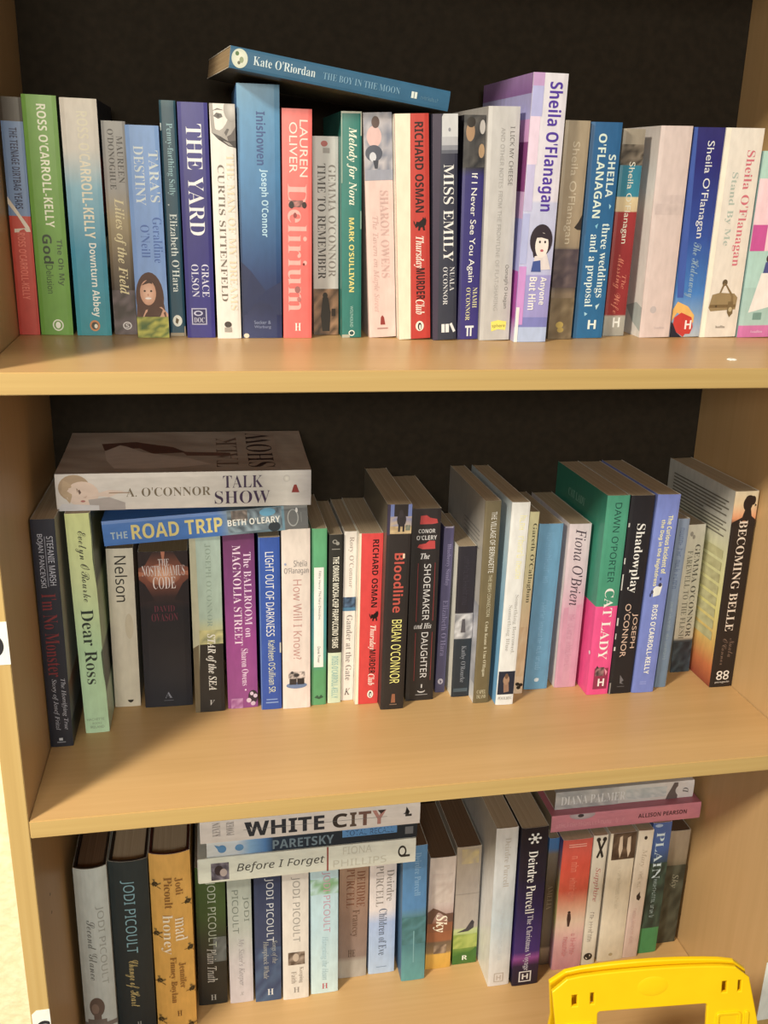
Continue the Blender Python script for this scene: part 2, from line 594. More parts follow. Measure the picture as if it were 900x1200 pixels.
G = {  # key: (centre x, width, front y, height, depth, lean in degrees), millimetres
    'dirtbag': (9.6, 18.0, 162.8, 199.8, 130.8, 0.91),
    'godelusion': (33.9, 28.1, 161.9, 202.2, 131.7, 0.62),
    'downturn': (67.1, 30.5, 159.9, 201.0, 132.7, 0.29),
    'lilies': (94.9, 20.4, 165.8, 184.5, 121.8, 0.13),
    'tara': (120.9, 28.2, 149.0, 181.5, 119.8, -0.19),
    'penny': (142.8, 13.9, 158.2, 202.5, 133.6, -0.14),
    'yard': (164.3, 25.5, 149.2, 201.4, 132.9, -0.21),
    'man': (190.1, 21.7, 144.8, 201.1, 132.7, -0.38),
    'inish': (220.7, 36.9, 147.7, 218.2, 144.0, -0.26),
    'delirium': (254.0, 26.5, 148.3, 200.1, 132.1, -0.15),
    'timeto': (283.4, 23.8, 165.1, 179.1, 118.2, -0.85),
    'melody': (306.1, 18.5, 149.9, 199.9, 132.0, -1.21),
    'tavern': (336.7, 26.0, 150.1, 199.8, 131.9, -3.28),
    'osman': (366.2, 31.0, 139.8, 199.5, 131.7, -3.39),
    'emily': (395.0, 23.1, 136.4, 200.6, 132.4, -3.07),
    'never': (419.2, 20.3, 141.1, 201.2, 132.8, -1.71),
    'cheese': (444.7, 29.8, 135.6, 209.0, 137.9, -1.71),
    'anyone': (478.0, 32.5, 127.3, 237.4, 156.7, -0.36),
    'tan': (514.4, 24.3, 142.6, 200.7, 132.4, -0.68),
    'three': (546.4, 30.8, 148.0, 200.6, 132.4, -1.05),
    'missing': (579.9, 22.5, 161.3, 196.7, 129.8, -0.83),
    'pinkwhite': (620.6, 32.7, 151.6, 200.3, 132.2, -1.53),
    'hideaway': (655.7, 32.9, 154.8, 200.5, 132.3, -1.42),
    'stand': (692.8, 40.6, 154.0, 201.3, 132.8, -1.40),
    'pastel': (734.7, 39.0, 153.2, 182.0, 120.1, -1.35),
    'monster': (11.4, 21.8, 121.0, 241.6, 159.4, 0.26),
    'dearross': (43.7, 23.7, 143.0, 239.2, 150.5, -0.69),
    'nelson': (70.2, 27.0, 193.1, 184.0, 100.5, 0.57),
    'nostra': (114.4, 50.6, 186.8, 181.0, 106.8, 0.50),
    'starsea': (158.8, 31.4, 169.3, 202.1, 124.3, 0.21),
    'ballroom': (194.2, 32.3, 172.5, 202.0, 121.1, -0.14),
    'lightout': (224.9, 21.9, 165.3, 199.7, 128.3, -0.04),
    'howwill': (252.2, 29.8, 163.6, 208.4, 129.9, 0.06),
    'green': (276.8, 16.1, 167.4, 206.6, 126.2, 0.16),
    'orange': (294.4, 14.5, 169.3, 198.6, 124.3, 0.23),
    'gander': (309.3, 13.7, 173.0, 200.2, 120.6, 0.65),
    'osman2': (329.4, 25.7, 161.9, 201.0, 131.7, 0.65),
    'bloodline': (355.5, 25.7, 146.4, 236.6, 147.2, 0.65),
    'shoemaker': (389.9, 31.6, 161.4, 226.4, 132.2, 0.11),
    'blueberry': (417.2, 11.2, 176.0, 200.5, 117.6, 0.72),
    'kathy': (437.6, 20.4, 163.1, 181.7, 119.9, 0.01),
    'village': (457.0, 17.4, 145.8, 237.3, 147.8, 0.19),
    'borrowed': (482.1, 20.0, 138.0, 237.2, 155.6, 0.89),
    'gareth': (505.7, 10.6, 160.6, 218.9, 133.0, 1.12),
    'blue': (529.3, 27.8, 167.4, 202.1, 126.2, 0.95),
    'fiona': (565.2, 25.6, 167.3, 200.8, 126.3, 0.45),
    'catlady': (595.9, 25.8, 145.3, 239.0, 148.3, 0.44),
    'shadow': (623.1, 27.5, 144.1, 238.5, 149.5, 0.55),
    'rossblue': (650.5, 26.5, 142.4, 239.1, 151.2, 1.03),
    'greyblue': (677.1, 13.9, 151.4, 207.8, 137.1, 1.05),
    'farewell': (719.1, 24.1, 184.2, 188.7, 109.4, -0.94),
    'belle': (749.3, 28.2, 142.2, 240.0, 151.4, -0.55),
    'glance': (24.2, 34.5, 122.0, 247.4, 163.3, 0.42),
    'heart': (62.9, 41.1, 130.0, 245.7, 162.2, 0.47),
    'honey': (107.3, 44.4, 134.0, 246.8, 154.0, 0.30),
    'plaintruth': (148.9, 33.9, 164.9, 199.5, 128.0, 0.59),
    'sisters': (183.2, 27.7, 162.6, 199.5, 128.0, 0.11),
    'handle': (215.2, 30.9, 159.9, 199.5, 128.0, 0.31),
    'keeping': (248.5, 30.9, 157.5, 199.5, 128.0, 0.07),
    'harvest': (284.0, 33.2, 160.8, 199.5, 128.0, -0.28),
    'francey': (321.0, 35.8, 179.7, 178.0, 113.8, 0.41),
    'children': (358.8, 33.1, 180.5, 178.0, 113.1, -0.27),
    'bluesea': (396.0, 29.9, 162.8, 201.3, 130.8, -0.90),
    'sky': (431.5, 32.9, 176.3, 169.7, 112.0, 0.25),
    'gull': (467.1, 31.4, 178.7, 179.5, 114.9, -0.51),
    'white': (500.2, 27.1, 137.4, 233.5, 154.1, -0.63),
    'xmas': (533.4, 33.4, 132.9, 233.7, 154.2, -0.73),
    'amelia': (568.6, 13.1, 160.7, 193.6, 127.8, -0.15),
    'red': (594.6, 38.2, 149.7, 197.1, 130.1, -0.16),
    'suppose': (624.5, 19.1, 152.1, 197.5, 130.4, 0.11),
    'cream': (656.6, 34.4, 153.8, 196.5, 129.7, -0.28),
    'mary': (684.5, 20.4, 154.5, 195.9, 129.3, 0.49),
    'plain': (710.7, 25.3, 158.5, 202.0, 133.3, -0.36),
    'darksky': (743.2, 27.5, 171.5, 176.5, 116.5, 0.33),
}
ROW = {}
for i, k in enumerate(G):
    ROW[k] = 'top' if i < 25 else ('mid' if i < 52 else 'low')

WHT, CRM = (226, 218, 204), (232, 222, 196)

# ------------------------------------------------------------------ upper shelf, left to right
book('dirtbag', 'thin brown, blue and red banded paperback against the left side panel, upper shelf',
     [(0, (75, 65, 55)), (.095, (78, 68, 58)), (.095, (118, 146, 184)), (.48, (122, 150, 188)), (.48, (214, 72, 56)), (1, (206, 62, 50))],
     [('p', [(0, .40), (.22, .43), (.55, .475), (.9, .525), (.95, .545), (.2, .55), (.2, .535), (.72, .53), (.4, .48), (0, .43)], (232, 215, 190)),
      ('t', "THE TEENAGE DIRTBAG YEARS", .12, .45, .52, .36, (42, 52, 86), 'S'), ('t', "ROSS O'CARROLL-KELLY", .55, .84, .5, .36, (240, 118, 96), 'S')],
     right=(60, 40, 35))
book('godelusion', 'bright green paperback with cream and dark lettering on the upper shelf', [(0, (112, 166, 48)), (1, (100, 152, 44))],
     [('t', "ROSS O'CARROLL-KELLY", .035, .53, .55, .27, (238, 236, 200), 'S'), ('t', "The Oh My", .58, .78, .76, .22, (56, 84, 30), 'S'),
      ('t', "God", .56, .685, .42, .3, (40, 60, 28), 'S'), ('t', "Delusion", .69, .815, .42, .22, (56, 84, 30)),
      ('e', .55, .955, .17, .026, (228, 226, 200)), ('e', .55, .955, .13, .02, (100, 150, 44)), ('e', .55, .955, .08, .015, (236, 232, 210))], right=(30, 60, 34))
book('downturn', 'paperback shading from cream at the head to teal at the foot, upper shelf',
     [(0, (226, 212, 190)), (.2, (222, 212, 194)), (.36, (130, 184, 198)), (.62, (38, 142, 168)), (1, (22, 142, 150))],
     [('t', "ROSS O'CARROLL-KELLY", .05, .57, .58, .3, (234, 222, 190), 'S'), ('t', "Downturn Abbey", .59, .915, .6, .28, (232, 230, 214), 'S'),
      ('e', .53, .955, .15, .025, (208, 130, 70)), ('e', .53, .955, .1, .017, (60, 60, 50)), ('e', .56, .957, .05, .01, (235, 225, 200))],
     right=[(0, (24, 38, 62)), (.22, (24, 38, 62)), (.24, (150, 52, 48)), (.46, (140, 44, 44)), (.47, (24, 46, 66)), (.56, (24, 46, 66)), (.57, (190, 205, 180)), (.68, (190, 205, 180)), (.7, (60, 100, 60)), (1, (40, 60, 60))])
book('lilies', 'small grey and brown paperback with a golden italic title, upper shelf',
     [(0, (166, 160, 150)), (.3, (160, 152, 142)), (.45, (168, 146, 104)), (.62, (120, 100, 74)), (.8, (62, 48, 40)), (1, (98, 84, 84))],
     [('m', 0, .78, 1, 1, (56, 44, 40), (118, 100, 100), 4, 8), ('t', "MAUREEN", .065, .275, .72, .26, (62, 54, 52), 'r'), ('t', "O'DONOGHUE", .035, .305, .36, .26, (62, 54, 52), 'r'),
      ('t', "Lilies of the Field", .345, .8, .5, .5, (226, 206, 150), 'I'), ('e', .58, .955, .2, .02, (220, 210, 200)), ('e', .58, .955, .14, .014, (90, 76, 76)), ('=', "S", .5, .66, .945, .965, (225, 215, 205), 'S')])
book('tara', 'blue paperback with a smiling brown haired woman at its foot, upper shelf',
     [(0, (124, 166, 222)), (.6, (120, 158, 214)), (1, (126, 160, 204))],
     [('e', .45, .80, .44, .125, (78, 42, 30)), ('p', [(.05, .8), (.85, .8), (.95, .9), (0, .9)], (92, 50, 34)), ('p', [(.1, .93), (.3, .86), (.8, .845), (1, .88), (1, .95)], (214, 160, 130)),
      ('g', .4, .775, .25, .062, (236, 188, 158), (206, 148, 116)), ('p', [(.2, .74), (.45, .705), (.72, .74), (.45, .728)], (70, 38, 28)),
      ('e', .3, .767, .035, .005, (60, 40, 34)), ('e', .5, .767, .035, .005, (60, 40, 34)), ('e', .4, .803, .1, .005, (240, 228, 220)), ('e', .4, .786, .03, .006, (206, 142, 112)),
      ('m', 0, .895, 1, 1, (64, 96, 40), (206, 196, 70), 7, 7),
      ('t', "TARA'S", .11, .345, .8, .3, (212, 222, 238), 'r'), ('t', "DESTINY", .09, .36, .36, .3, (212, 222, 238), 'r'),
      ('t', "Geraldine", .415, .63, .8, .28, (66, 106, 176), 'l'), ('t', "O'Neill", .45, .605, .42, .28, (66, 106, 176), 'l')])
book('penny', 'narrow dark teal paperback with a small white oval at its foot on the upper shelf', [(0, (52, 96, 106)), (.03, (24, 76, 92)), (1, (22, 72, 90))],
     [('t', "Penny-farthing Sally", .09, .385, .52, .48, (140, 184, 184), 'r'), ('t', "Elizabeth O'Hara", .46, .8, .55, .48, (216, 222, 210), 'r'),
      ('e', .5, .93, .3, .026, (230, 226, 206)), ('p', [(.42, .915), (.6, .925), (.5, .945), (.36, .938)], (90, 70, 40)),
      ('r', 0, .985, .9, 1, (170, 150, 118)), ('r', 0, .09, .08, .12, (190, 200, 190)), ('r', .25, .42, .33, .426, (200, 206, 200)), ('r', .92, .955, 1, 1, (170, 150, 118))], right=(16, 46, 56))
book('yard', 'navy-purple paperback with a large white serif title on the upper shelf', [(0, (56, 52, 128)), (.5, (46, 40, 112)), (1, (48, 44, 122))],
     [('t', "THE YARD", .085, .545, .52, .52, (226, 222, 224), 'l'), ('t', "GRACE", .67, .815, .72, .25, (200, 198, 212), 'l'), ('t', "OLSON", .67, .815, .36, .25, (200, 198, 212), 'l'),
      ('r', .18, .865, .72, .94, (170, 168, 190)), ('r', .22, .87, .68, .935, (36, 32, 84)), ('e', .42, .888, .16, .012, (180, 178, 200)), ('e', .42, .888, .1, .007, (36, 32, 84)), ('=', "DOC", .26, .64, .907, .93, (190, 188, 204), 'r')])
book('man', 'cream paperback with a grey photo of a face at its head, upper shelf', [(0, (224, 214, 200)), (1, (226, 216, 202))],
     [('p', [(0, 0), (1, 0), (1, .17), (.72, .165), (.4, .14), (.05, .115)], (158, 148, 138)), ('p', [(1, .09), (1, .165), (.7, .15), (.66, .13), (.82, .12)], (96, 86, 82)),
      ('p', [(.05, .115), (.4, .13), (.72, .15), (1, .145), (1, .175), (.7, .168), (.3, .142)], (60, 52, 50)), ('g', .85, .02, .3, .05, (206, 198, 186), (158, 148, 138)), ('p', [(.14, .05), (.26, .036), (.46, .04), (.5, .052), (.32, .06)], (92, 85, 80)), ('e', .33, .048, .05, .006, (60, 54, 52)), ('p', [(.1, .03), (.3, .018), (.56, .026), (.3, .024)], (108, 100, 94)), ('p', [(.55, .115), (.66, .098), (.74, .1), (.62, .128)], (92, 84, 80)),
      ('t', "CURTIS SITTENFELD", .245, .83, .36, .26, (112, 98, 84), 'l'), ('t', "THE MAN OF MY DREAMS", .2, .87, .74, .3, (226, 204, 168), 'l'), ('e', .45, .935, .15, .014, (60, 50, 46)), ('r', .3, .948, .6, .97, (160, 150, 138))])
book('inish', 'thick blue paperback fading to navy, under the high end of the sloping book, upper shelf',
     [(0, (92, 144, 172)), (.12, (76, 138, 176)), (.35, (60, 122, 166)), (.62, (38, 82, 128)), (.74, (30, 56, 102)), (.86, (28, 38, 74)), (1, (38, 50, 96))],
     [('p', [(0, .68), (.25, .72), (.6, .8), (1, .76), (1, .9), (0, .9)], (30, 42, 80)), ('t', "Inishowen", .1, .3, .55, .22, (34, 74, 128), 'S'), ('t', "Joseph O'Connor", .315, .58, .6, .22, (168, 204, 226), 'S'),
      ('=', "Secker &", .3, .72, .925, .94, (130, 140, 165), 's'), ('=', "Warburg", .3, .72, .946, .961, (130, 140, 165), 's'), ('e', .1, .99, .07, .01, (210, 196, 170))], left=(70, 120, 170))
book('delirium', 'coral-pink paperback with a large pale decorated title on the upper shelf', [(0, (246, 108, 100)), (1, (238, 98, 92))],
     [('t', "LAUREN", .045, .28, .72, .27, (250, 214, 196)), ('t', "OLIVER", .055, .265, .37, .27, (250, 214, 196)), ('t', "Delirium", .31, .875, .5, .66, (248, 168, 156), 'r'),
      ('m', .2, .38, .7, .41, (50, 34, 34), (236, 150, 140), 6, 3), ('e', .3, .4, .09, .016, (44, 32, 32)), ('e', .74, .4, .08, .014, (60, 38, 38)), ('e', .42, .445, .06, .012, (150, 60, 60)), ('e', .5, .775, .1, .016, (160, 96, 92)), ('e', .55, .82, .07, .012, (190, 110, 104)), ('e', .72, .66, .04, .006, (120, 40, 40)),
      ('=', "H", .4, .62, .93, .965, (252, 232, 218), 'r')])
book('timeto', 'short grey paperback with a dark picture of a standing figure at its foot, upper shelf', [(0, (196, 190, 180)), (1, (190, 182, 170))],
     [('e', .45, .035, .13, .014, (176, 70, 66)), ('r', .4, .055, .66, .08, (150, 140, 132)), ('t', "GEMMA O'CONNOR", .135, .695, .75, .3, (128, 118, 108), 'l'), ('t', "TIME TO REMEMBER", .13, .705, .34, .32, (58, 50, 48), 'r'),
      ('m', 0, .755, 1, 1, (60, 42, 30), (168, 124, 88), 5, 8), ('e', .46, .79, .1, .016, (24, 18, 16)), ('p', [(.36, .8), (.58, .8), (.68, .88), (.64, .98), (.34, .98), (.28, .9)], (24, 18, 16)), ('r', .72, .86, .88, .9, (40, 28, 22))])
book('melody', 'worn green paperback with cream italic title and small yellow capitals on the upper shelf', [(0, (30, 122, 108)), (1, (18, 114, 102))],
     [('t', "Melody for Nora", .065, .395, .52, .5, (226, 228, 200), 'I'), ('t', "MARK O'SULLIVAN", .45, .785, .5, .26, (222, 208, 110), 'S'), ('t', "WOLFHOUND", .85, .95, .5, .15, (160, 196, 180)),
      ('e', .5, .978, .16, .014, (226, 226, 206)), ('e', .5, .978, .11, .009, (20, 70, 70)), ('r', 0, 0, .05, .3, (150, 172, 150)), ('r', .95, .0, 1, .1, (196, 190, 164)), ('r', 0, .985, .4, 1, (176, 170, 146)), ('r', .93, .42, 1, .5, (120, 160, 140)), ('r', .0, .0, 1, .008, (190, 190, 166))])
book('tavern', 'pale pink paperback with a photo of a crouching figure at its head, upper shelf', [(0, (226, 190, 176)), (1, (228, 192, 178))],
     [('m', 0, 0, 1, .27, (120, 124, 138), (196, 186, 184), 6, 9), ('r', 0, .24, 1, .285, (150, 150, 160)), ('e', .36, .1, .26, .045, (222, 178, 168)), ('e', .42, .04, .14, .025, (92, 66, 60)), ('e', .34, .17, .3, .035, (74, 78, 92)), ('e', .3, .185, .12, .02, (206, 204, 206)), ('p', [(.3, .2), (.5, .2), (.46, .235), (.36, .235)], (56, 58, 70)),
      ('t', "SHARON OWENS", .33, .72, .66, .3, (206, 164, 152), 'l'), ('t', "The Tavern on Maple Street", .44, .88, .3, .26, (206, 164, 152), 'i'),
      ('p', [(.42, .94), (.44, .905), (.5, .895), (.56, .905), (.6, .94)], (150, 44, 40)), ('r', .3, .955, .7, .96, (170, 120, 110))])


def osman(key, label, red, split):
    a, b = split
    book(key, label, red,
         [('p', [(0, 0), (a, 0), (b, 1), (0, 1)], (236, 222, 190)),
          ('t', "RICHARD OSMAN", .035, .42, .7, .26, (44, 20, 20), 'S'),
          ('p', [(.56, .475), (.6, .46), (.68, .462), (.78, .45), (.8, .44), (.84, .448), (.86, .44), (.9, .455), (.88, .475), (.84, .48), (.86, .5), (.8, .5), (.78, .485), (.72, .487), (.7, .5), (.64, .5), (.66, .48), (.58, .488), (.52, .47), (.5, .455), (.54, .46)], (30, 16, 18)),
          ('t', "Thursday", .525, .67, .66, .32, (246, 226, 206), 'I'), ('t', "MURDER", .67, .815, .7, .27, (44, 20, 20), 'S'), ('t', "Club", .815, .885, .68, .28, (246, 226, 206), 'I'),
          ('e', .66, .94, .13, .024, (240, 226, 206)), ('e', .66, .942, .06, .018, (30, 26, 28)), ('e', .67, .945, .03, .012, (236, 228, 214))],
         left=CRM)


osman('osman', 'red paperback with a black cat and broad cream left edge, upper shelf', [(0, (206, 54, 42)), (1, (198, 46, 38))], (.45, .37))
book('emily', 'slate-grey paperback with a pale head and large white serif title on the upper shelf', [(0, (58, 58, 74)), (1, (50, 54, 68))],
     [('p', [(0, 0), (.33, 0), (.2, 1), (0, 1)], (66, 54, 74)), ('p', [(.42, 0), (1, 0), (1, .1), (.36, .1), (.36, .012)], (208, 206, 202)), ('r', .355, .095, 1, .13, (184, 182, 182)), ('r', .35, .13, 1, .15, (140, 140, 146)), ('r', .345, .15, 1, .165, (96, 98, 108)), ('e', .66, .065, .05, .008, (140, 140, 144)),
      ('t', "MISS EMILY", .21, .635, .64, .42, (232, 228, 222), 'r'), ('t', "NUALA", .66, .77, .8, .2, (214, 212, 210), 'l'), ('t', "O'CONNOR", .66, .835, .52, .2, (214, 212, 210), 'l'),
      ('r', .36, .925, .5, .965, (226, 224, 220)), ('r', .53, .925, .68, .965, (226, 224, 220)), ('p', [(.7, .925), (.8, .92), (.96, .96), (.86, .966)], (226, 224, 220))])
book('never', 'navy paperback with a dark photo at its head, left of the light grey one',
     [(0, (40, 38, 42)), (.22, (44, 42, 52)), (.26, (50, 44, 112)), (1, (58, 48, 122))],
     [('m', .0, 0, 1, .22, (34, 34, 40), (96, 90, 84), 4, 8), ('e', .3, .07, .2, .04, (168, 128, 90)), ('e', .32, .03, .2, .022, (40, 30, 26)), ('e', .85, .05, .13, .03, (190, 180, 170)), ('e', .84, .15, .14, .03, (176, 140, 100)),
      ('t', "If I Never See You Again", .245, .73, .52, .36, (236, 232, 226)), ('t', "NIAMH", .755, .85, .78, .22, (222, 214, 150), 'l'), ('t', "O'CONNOR", .755, .91, .46, .22, (222, 214, 150), 'l'),
      ('r', .36, .935, .78, .945, (224, 222, 220)), ('r', .44, .945, .52, .985, (224, 222, 220)), ('r', .6, .945, .68, .985, (224, 222, 220))])
book('cheese', 'plain light grey paperback with a small yellow label at its foot on the upper shelf', [(0, (198, 192, 184)), (1, (190, 184, 176))],
     [('t', "I LICK MY CHEESE", .08, .32, .78, .14, (112, 106, 100), 'n'), ('t', "AND OTHER NOTES FROM THE FRONTLINE OF FLAT-SHARING", .085, .865, .48, .13, (164, 158, 150), 'n'), ('t', "Oonagh O Hagan", .66, .855, .8, .15, (108, 102, 96), 'n'),
      ('p', [(.36, .915), (.6, .908), (.88, .915), (.86, .955), (.6, .95), (.38, .96)], (238, 222, 84)), ('=', "sphere", .4, .84, .925, .946, (110, 100, 50))], left=(176, 170, 162))
book('anyone', 'tall lilac paperback with purple name and a drawn dark haired woman, upper shelf',
     [(0, (224, 216, 236)), (.45, (222, 212, 234)), (.46, (196, 196, 232)), (.73, (186, 186, 226)), (.735, (160, 152, 206)), (.9, (156, 148, 204)), (.9, (124, 126, 190)), (.94, (124, 126, 190)), (.94, (176, 190, 226)), (1, (176, 190, 224))],
     [('r', 0, 0, .32, .045, (196, 150, 196)), ('r', 0, .045, .32, .15, (178, 176, 224)), ('r', 0, .15, .28, .32, (232, 204, 224)), ('r', 0, .32, .24, .49, (196, 186, 222)), ('r', 0, .5, .2, .69, (176, 180, 226)), ('r', 0, .7, .22, .93, (206, 140, 204)),
      ('t', "Sheila O'Flanagan", .03, .49, .62, .5, (82, 48, 158), 'S'),
      ('e', .6, .60, .34, .062, (52, 40, 50)), ('p', [(.3, .6), (.55, .56), (.6, .66), (.4, .665)], (52, 40, 50)), ('e', .63, .618, .2, .048, (238, 222, 208)), ('p', [(.44, .66), (.8, .65), (.95, .71), (.4, .715)], (226, 212, 206)), ('p', [(.4, .68), (.62, .675), (.66, .72), (.36, .72)], (64, 84, 150)),
      ('e', .56, .605, .03, .005, (50, 40, 46)), ('e', .72, .605, .03, .005, (50, 40, 46)), ('e', .64, .638, .05, .005, (190, 90, 100)), ('p', [(.4, .59), (.55, .568), (.86, .58), (.8, .595), (.6, .588)], (52, 40, 50)),
      ('t', "Anyone", .74, .85, .74, .24, (236, 230, 242), 'S'), ('t', "But Him", .74, .87, .46, .24, (236, 230, 242), 'S'), ('r', 0, .86, .1, 1, (230, 226, 222))],
     left=[(0, (170, 130, 184)), (.07, (150, 104, 166)), (.07, (178, 172, 220)), (.16, (178, 172, 220)), (.16, (220, 160, 206)), (.24, (216, 156, 204)), (.24, (146, 70, 130)), (.42, (140, 62, 124)), (.42, (206, 164, 202)), (.52, (206, 164, 202)), (.52, (170, 170, 218)), (.72, (166, 166, 216)), (.72, (178, 78, 166)), (.9, (170, 70, 156)), (1, (200, 190, 210))])
book('tan', 'tan and brown paperback with a dark band across its middle, upper shelf',
     [(0, (170, 150, 120)), (.5, (164, 142, 112)), (.56, (150, 130, 104)), (.575, (84, 72, 76)), (.74, (76, 66, 68)), (.78, (128, 108, 86)), (1, (118, 100, 74))],
     [('t', "Sheila O'Flanagan", .09, .545, .46, .38, (204, 186, 156)), ('m', 0, .57, 1, .75, (74, 62, 70), (110, 92, 90), 5, 8), ('m', 0, .8, 1, 1, (104, 86, 62), (136, 116, 86), 5, 8),
      ('p', [(.7, .47), (.86, .445), (1, .41), (1, .48), (.84, .48)], (50, 42, 40)), ('e', .45, .93, .16, .016, (178, 150, 70)), ('e', .5, .955, .14, .012, (170, 142, 66))])
book('three', 'blue paperback with pale capitals and white title, right of the tan one, upper shelf', [(0, (30, 96, 144)), (1, (22, 104, 150))],
     [('t', "SHEILA", .14, .33, .76, .24, (208, 222, 210), 'S'), ('t', "O'FLANAGAN", .05, .425, .4, .26, (214, 226, 206), 'S'), ('t', "three weddings", .45, .8, .74, .34, (216, 230, 230), 'r'), ('t', "and a proposal", .5, .845, .38, .34, (216, 230, 230), 'r'),
      ('p', [(.4, .46), (.5, .45), (.46, .475)], (120, 190, 210)), ('p', [(.8, .36), (.88, .37), (.82, .385)], (150, 205, 220)), ('p', [(.66, .84), (.8, .83), (.7, .86)], (190, 220, 226)), ('p', [(.3, .87), (.42, .88), (.32, .89)], (150, 200, 215)),
      ('=', "H", .46, .74, .91, .955, (224, 232, 232), 'S')])
book('missing', 'paperback with teal, cream and dark red bands, half behind the pinkish white one',
     [(0, (160, 146, 124)), (.14, (150, 136, 116)), (.17, (34, 128, 150)), (.31, (34, 132, 152)), (.315, (220, 196, 146)), (.38, (214, 186, 138)), (.385, (166, 42, 46)), (.6, (150, 36, 42)), (.89, (150, 38, 42)), (.9, (176, 170, 154)), (1, (160, 154, 140))],
     [('m', 0, .07, 1, .165, (44, 38, 34), (140, 124, 104), 6, 6), ('t', "Sheila O'Flanagan", .15, .535, .5, .36, (222, 216, 192)), ('t', "The", .69, .76, .72, .2, (214, 120, 96), 'i'), ('t', "Missing Wife", .59, .885, .42, .42, (212, 116, 92), 'c'), ('=', "H", .4, .74, .905, .955, (236, 232, 224), 'S')])
book('pinkwhite', 'thick plain pinkish white paperback standing proud of its neighbours on the upper shelf', [(0, (218, 196, 186)), (1, (216, 192, 182))],
     [('m', .25, .31, .95, .35, (206, 184, 176), (216, 194, 184), 9, 2), ('m', .08, .35, .92, .4, (202, 180, 172), (216, 194, 184), 9, 2), ('L', 'p', [(.72, .86), (.9, .83), (1, .85), (1, .97), (.85, .93)], (178, 184, 176)), ('e', .36, .86, .1, .018, (190, 176, 172)), ('=', "headline", .46, .8, .945, .957, (196, 178, 172))], left=[(0, (206, 194, 184)), (.3, (232, 222, 210)), (1, (232, 222, 210))])
book('hideaway', 'deep blue paperback with a red and yellow hut at its foot, upper shelf',
     [(0, (46, 44, 112)), (.15, (38, 38, 118)), (.5, (40, 76, 158)), (.78, (54, 124, 194)), (.88, (120, 160, 200)), (1, (180, 186, 190))],
     [('p', [(0, 0), (.12, 0), (.3, .8), (.1, .8), (0, .6)], (58, 90, 170)), ('t', "Sheila O'Flanagan", .06, .51, .56, .3, (222, 222, 238)), ('t', "The Hideaway", .53, .8, .5, .38, (140, 170, 188), 'c'),
      ('p', [(0, .86), (.14, .82), (.5, .845), (.74, .89), (.74, .93), (.16, .875), (0, .92)], (236, 178, 84)), ('p', [(.08, .9), (.3, .875), (.66, .9), (.74, .95), (.66, .985), (.5, .985), (.44, 1), (.2, .975), (.06, .94)], (206, 46, 42)),
      ('p', [(0, .92), (.06, .93), (.2, .975), (.4, 1), (0, 1)], (34, 34, 50)), ('=', "H", .46, .68, .915, .96, (240, 226, 220), 'S')], left=(40, 60, 140))
book('stand', 'cream white paperback with pink name and a tan handbag at its foot, upper shelf', [(0, (232, 222, 206)), (1, (226, 214, 198))],
     [('r', 0, 0, .13, 1, (244, 234, 210)), ('t', "Sheila O'Flanagan", .1, .645, .7, .28, (216, 108, 122), 'r'), ('t', "Stand By Me", .2, .545, .36, .2, (172, 186, 172), 'r'),
      ('e', .5, .725, .07, .016, (96, 80, 56)), ('p', [(.46, .73), (.52, .73), (.4, .79), (.3, .83), (.26, .82), (.38, .78)], (130, 106, 68)), ('p', [(.5, .73), (.56, .735), (.78, .79), (.8, .83), (.74, .83), (.72, .795)], (130, 106, 68)),
      ('p', [(.2, .785), (.4, .775), (.8, .78), (.9, .8), (.88, .86), (.2, .868), (.14, .85)], (152, 128, 86)), ('r', .16, .835, .88, .85, (118, 94, 58)), ('p', [(.66, .82), (.8, .82), (.82, .88), (.74, .9), (.66, .875)], (120, 98, 62)), ('e', .74, .86, .05, .012, (196, 176, 130)), ('e', .34, .843, .03, .006, (80, 62, 40)),
      ('=', "headline", .4, .66, .94, .954, (130, 122, 110), 'r')], left=(240, 228, 206))
book('pastel', 'paperback in aqua, pink and magenta patches, last on the right of the upper shelf',
     [(0, (168, 206, 190)), (.14, (168, 206, 190)), (.14, (240, 204, 208)), (.38, (240, 200, 206)), (.52, (236, 198, 204)), (.52, (166, 206, 194)), (.72, (168, 206, 196)), (.72, (160, 196, 186)), (.93, (166, 198, 188)), (.935, (208, 112, 168)), (1, (204, 106, 164))],
     [('r', 0, .38, .4, .52, (206, 74, 152)), ('t', "Sheila O'Flanagan", .1, .6, .74, .34, (92, 34, 104), 'S'), ('e', .66, .56, .16, .03, (66, 46, 48)), ('p', [(.5, .58), (.8, .58), (.84, .64), (.46, .64)], (70, 80, 140)), ('p', [(.42, .64), (.85, .64), (.95, .82), (.2, .86)], (232, 226, 220)), ('r', .35, .86, .6, .9, (110, 150, 140)), ('=', "headline", .36, .7, .96, .975, (236, 200, 220))], left=(160, 196, 186))
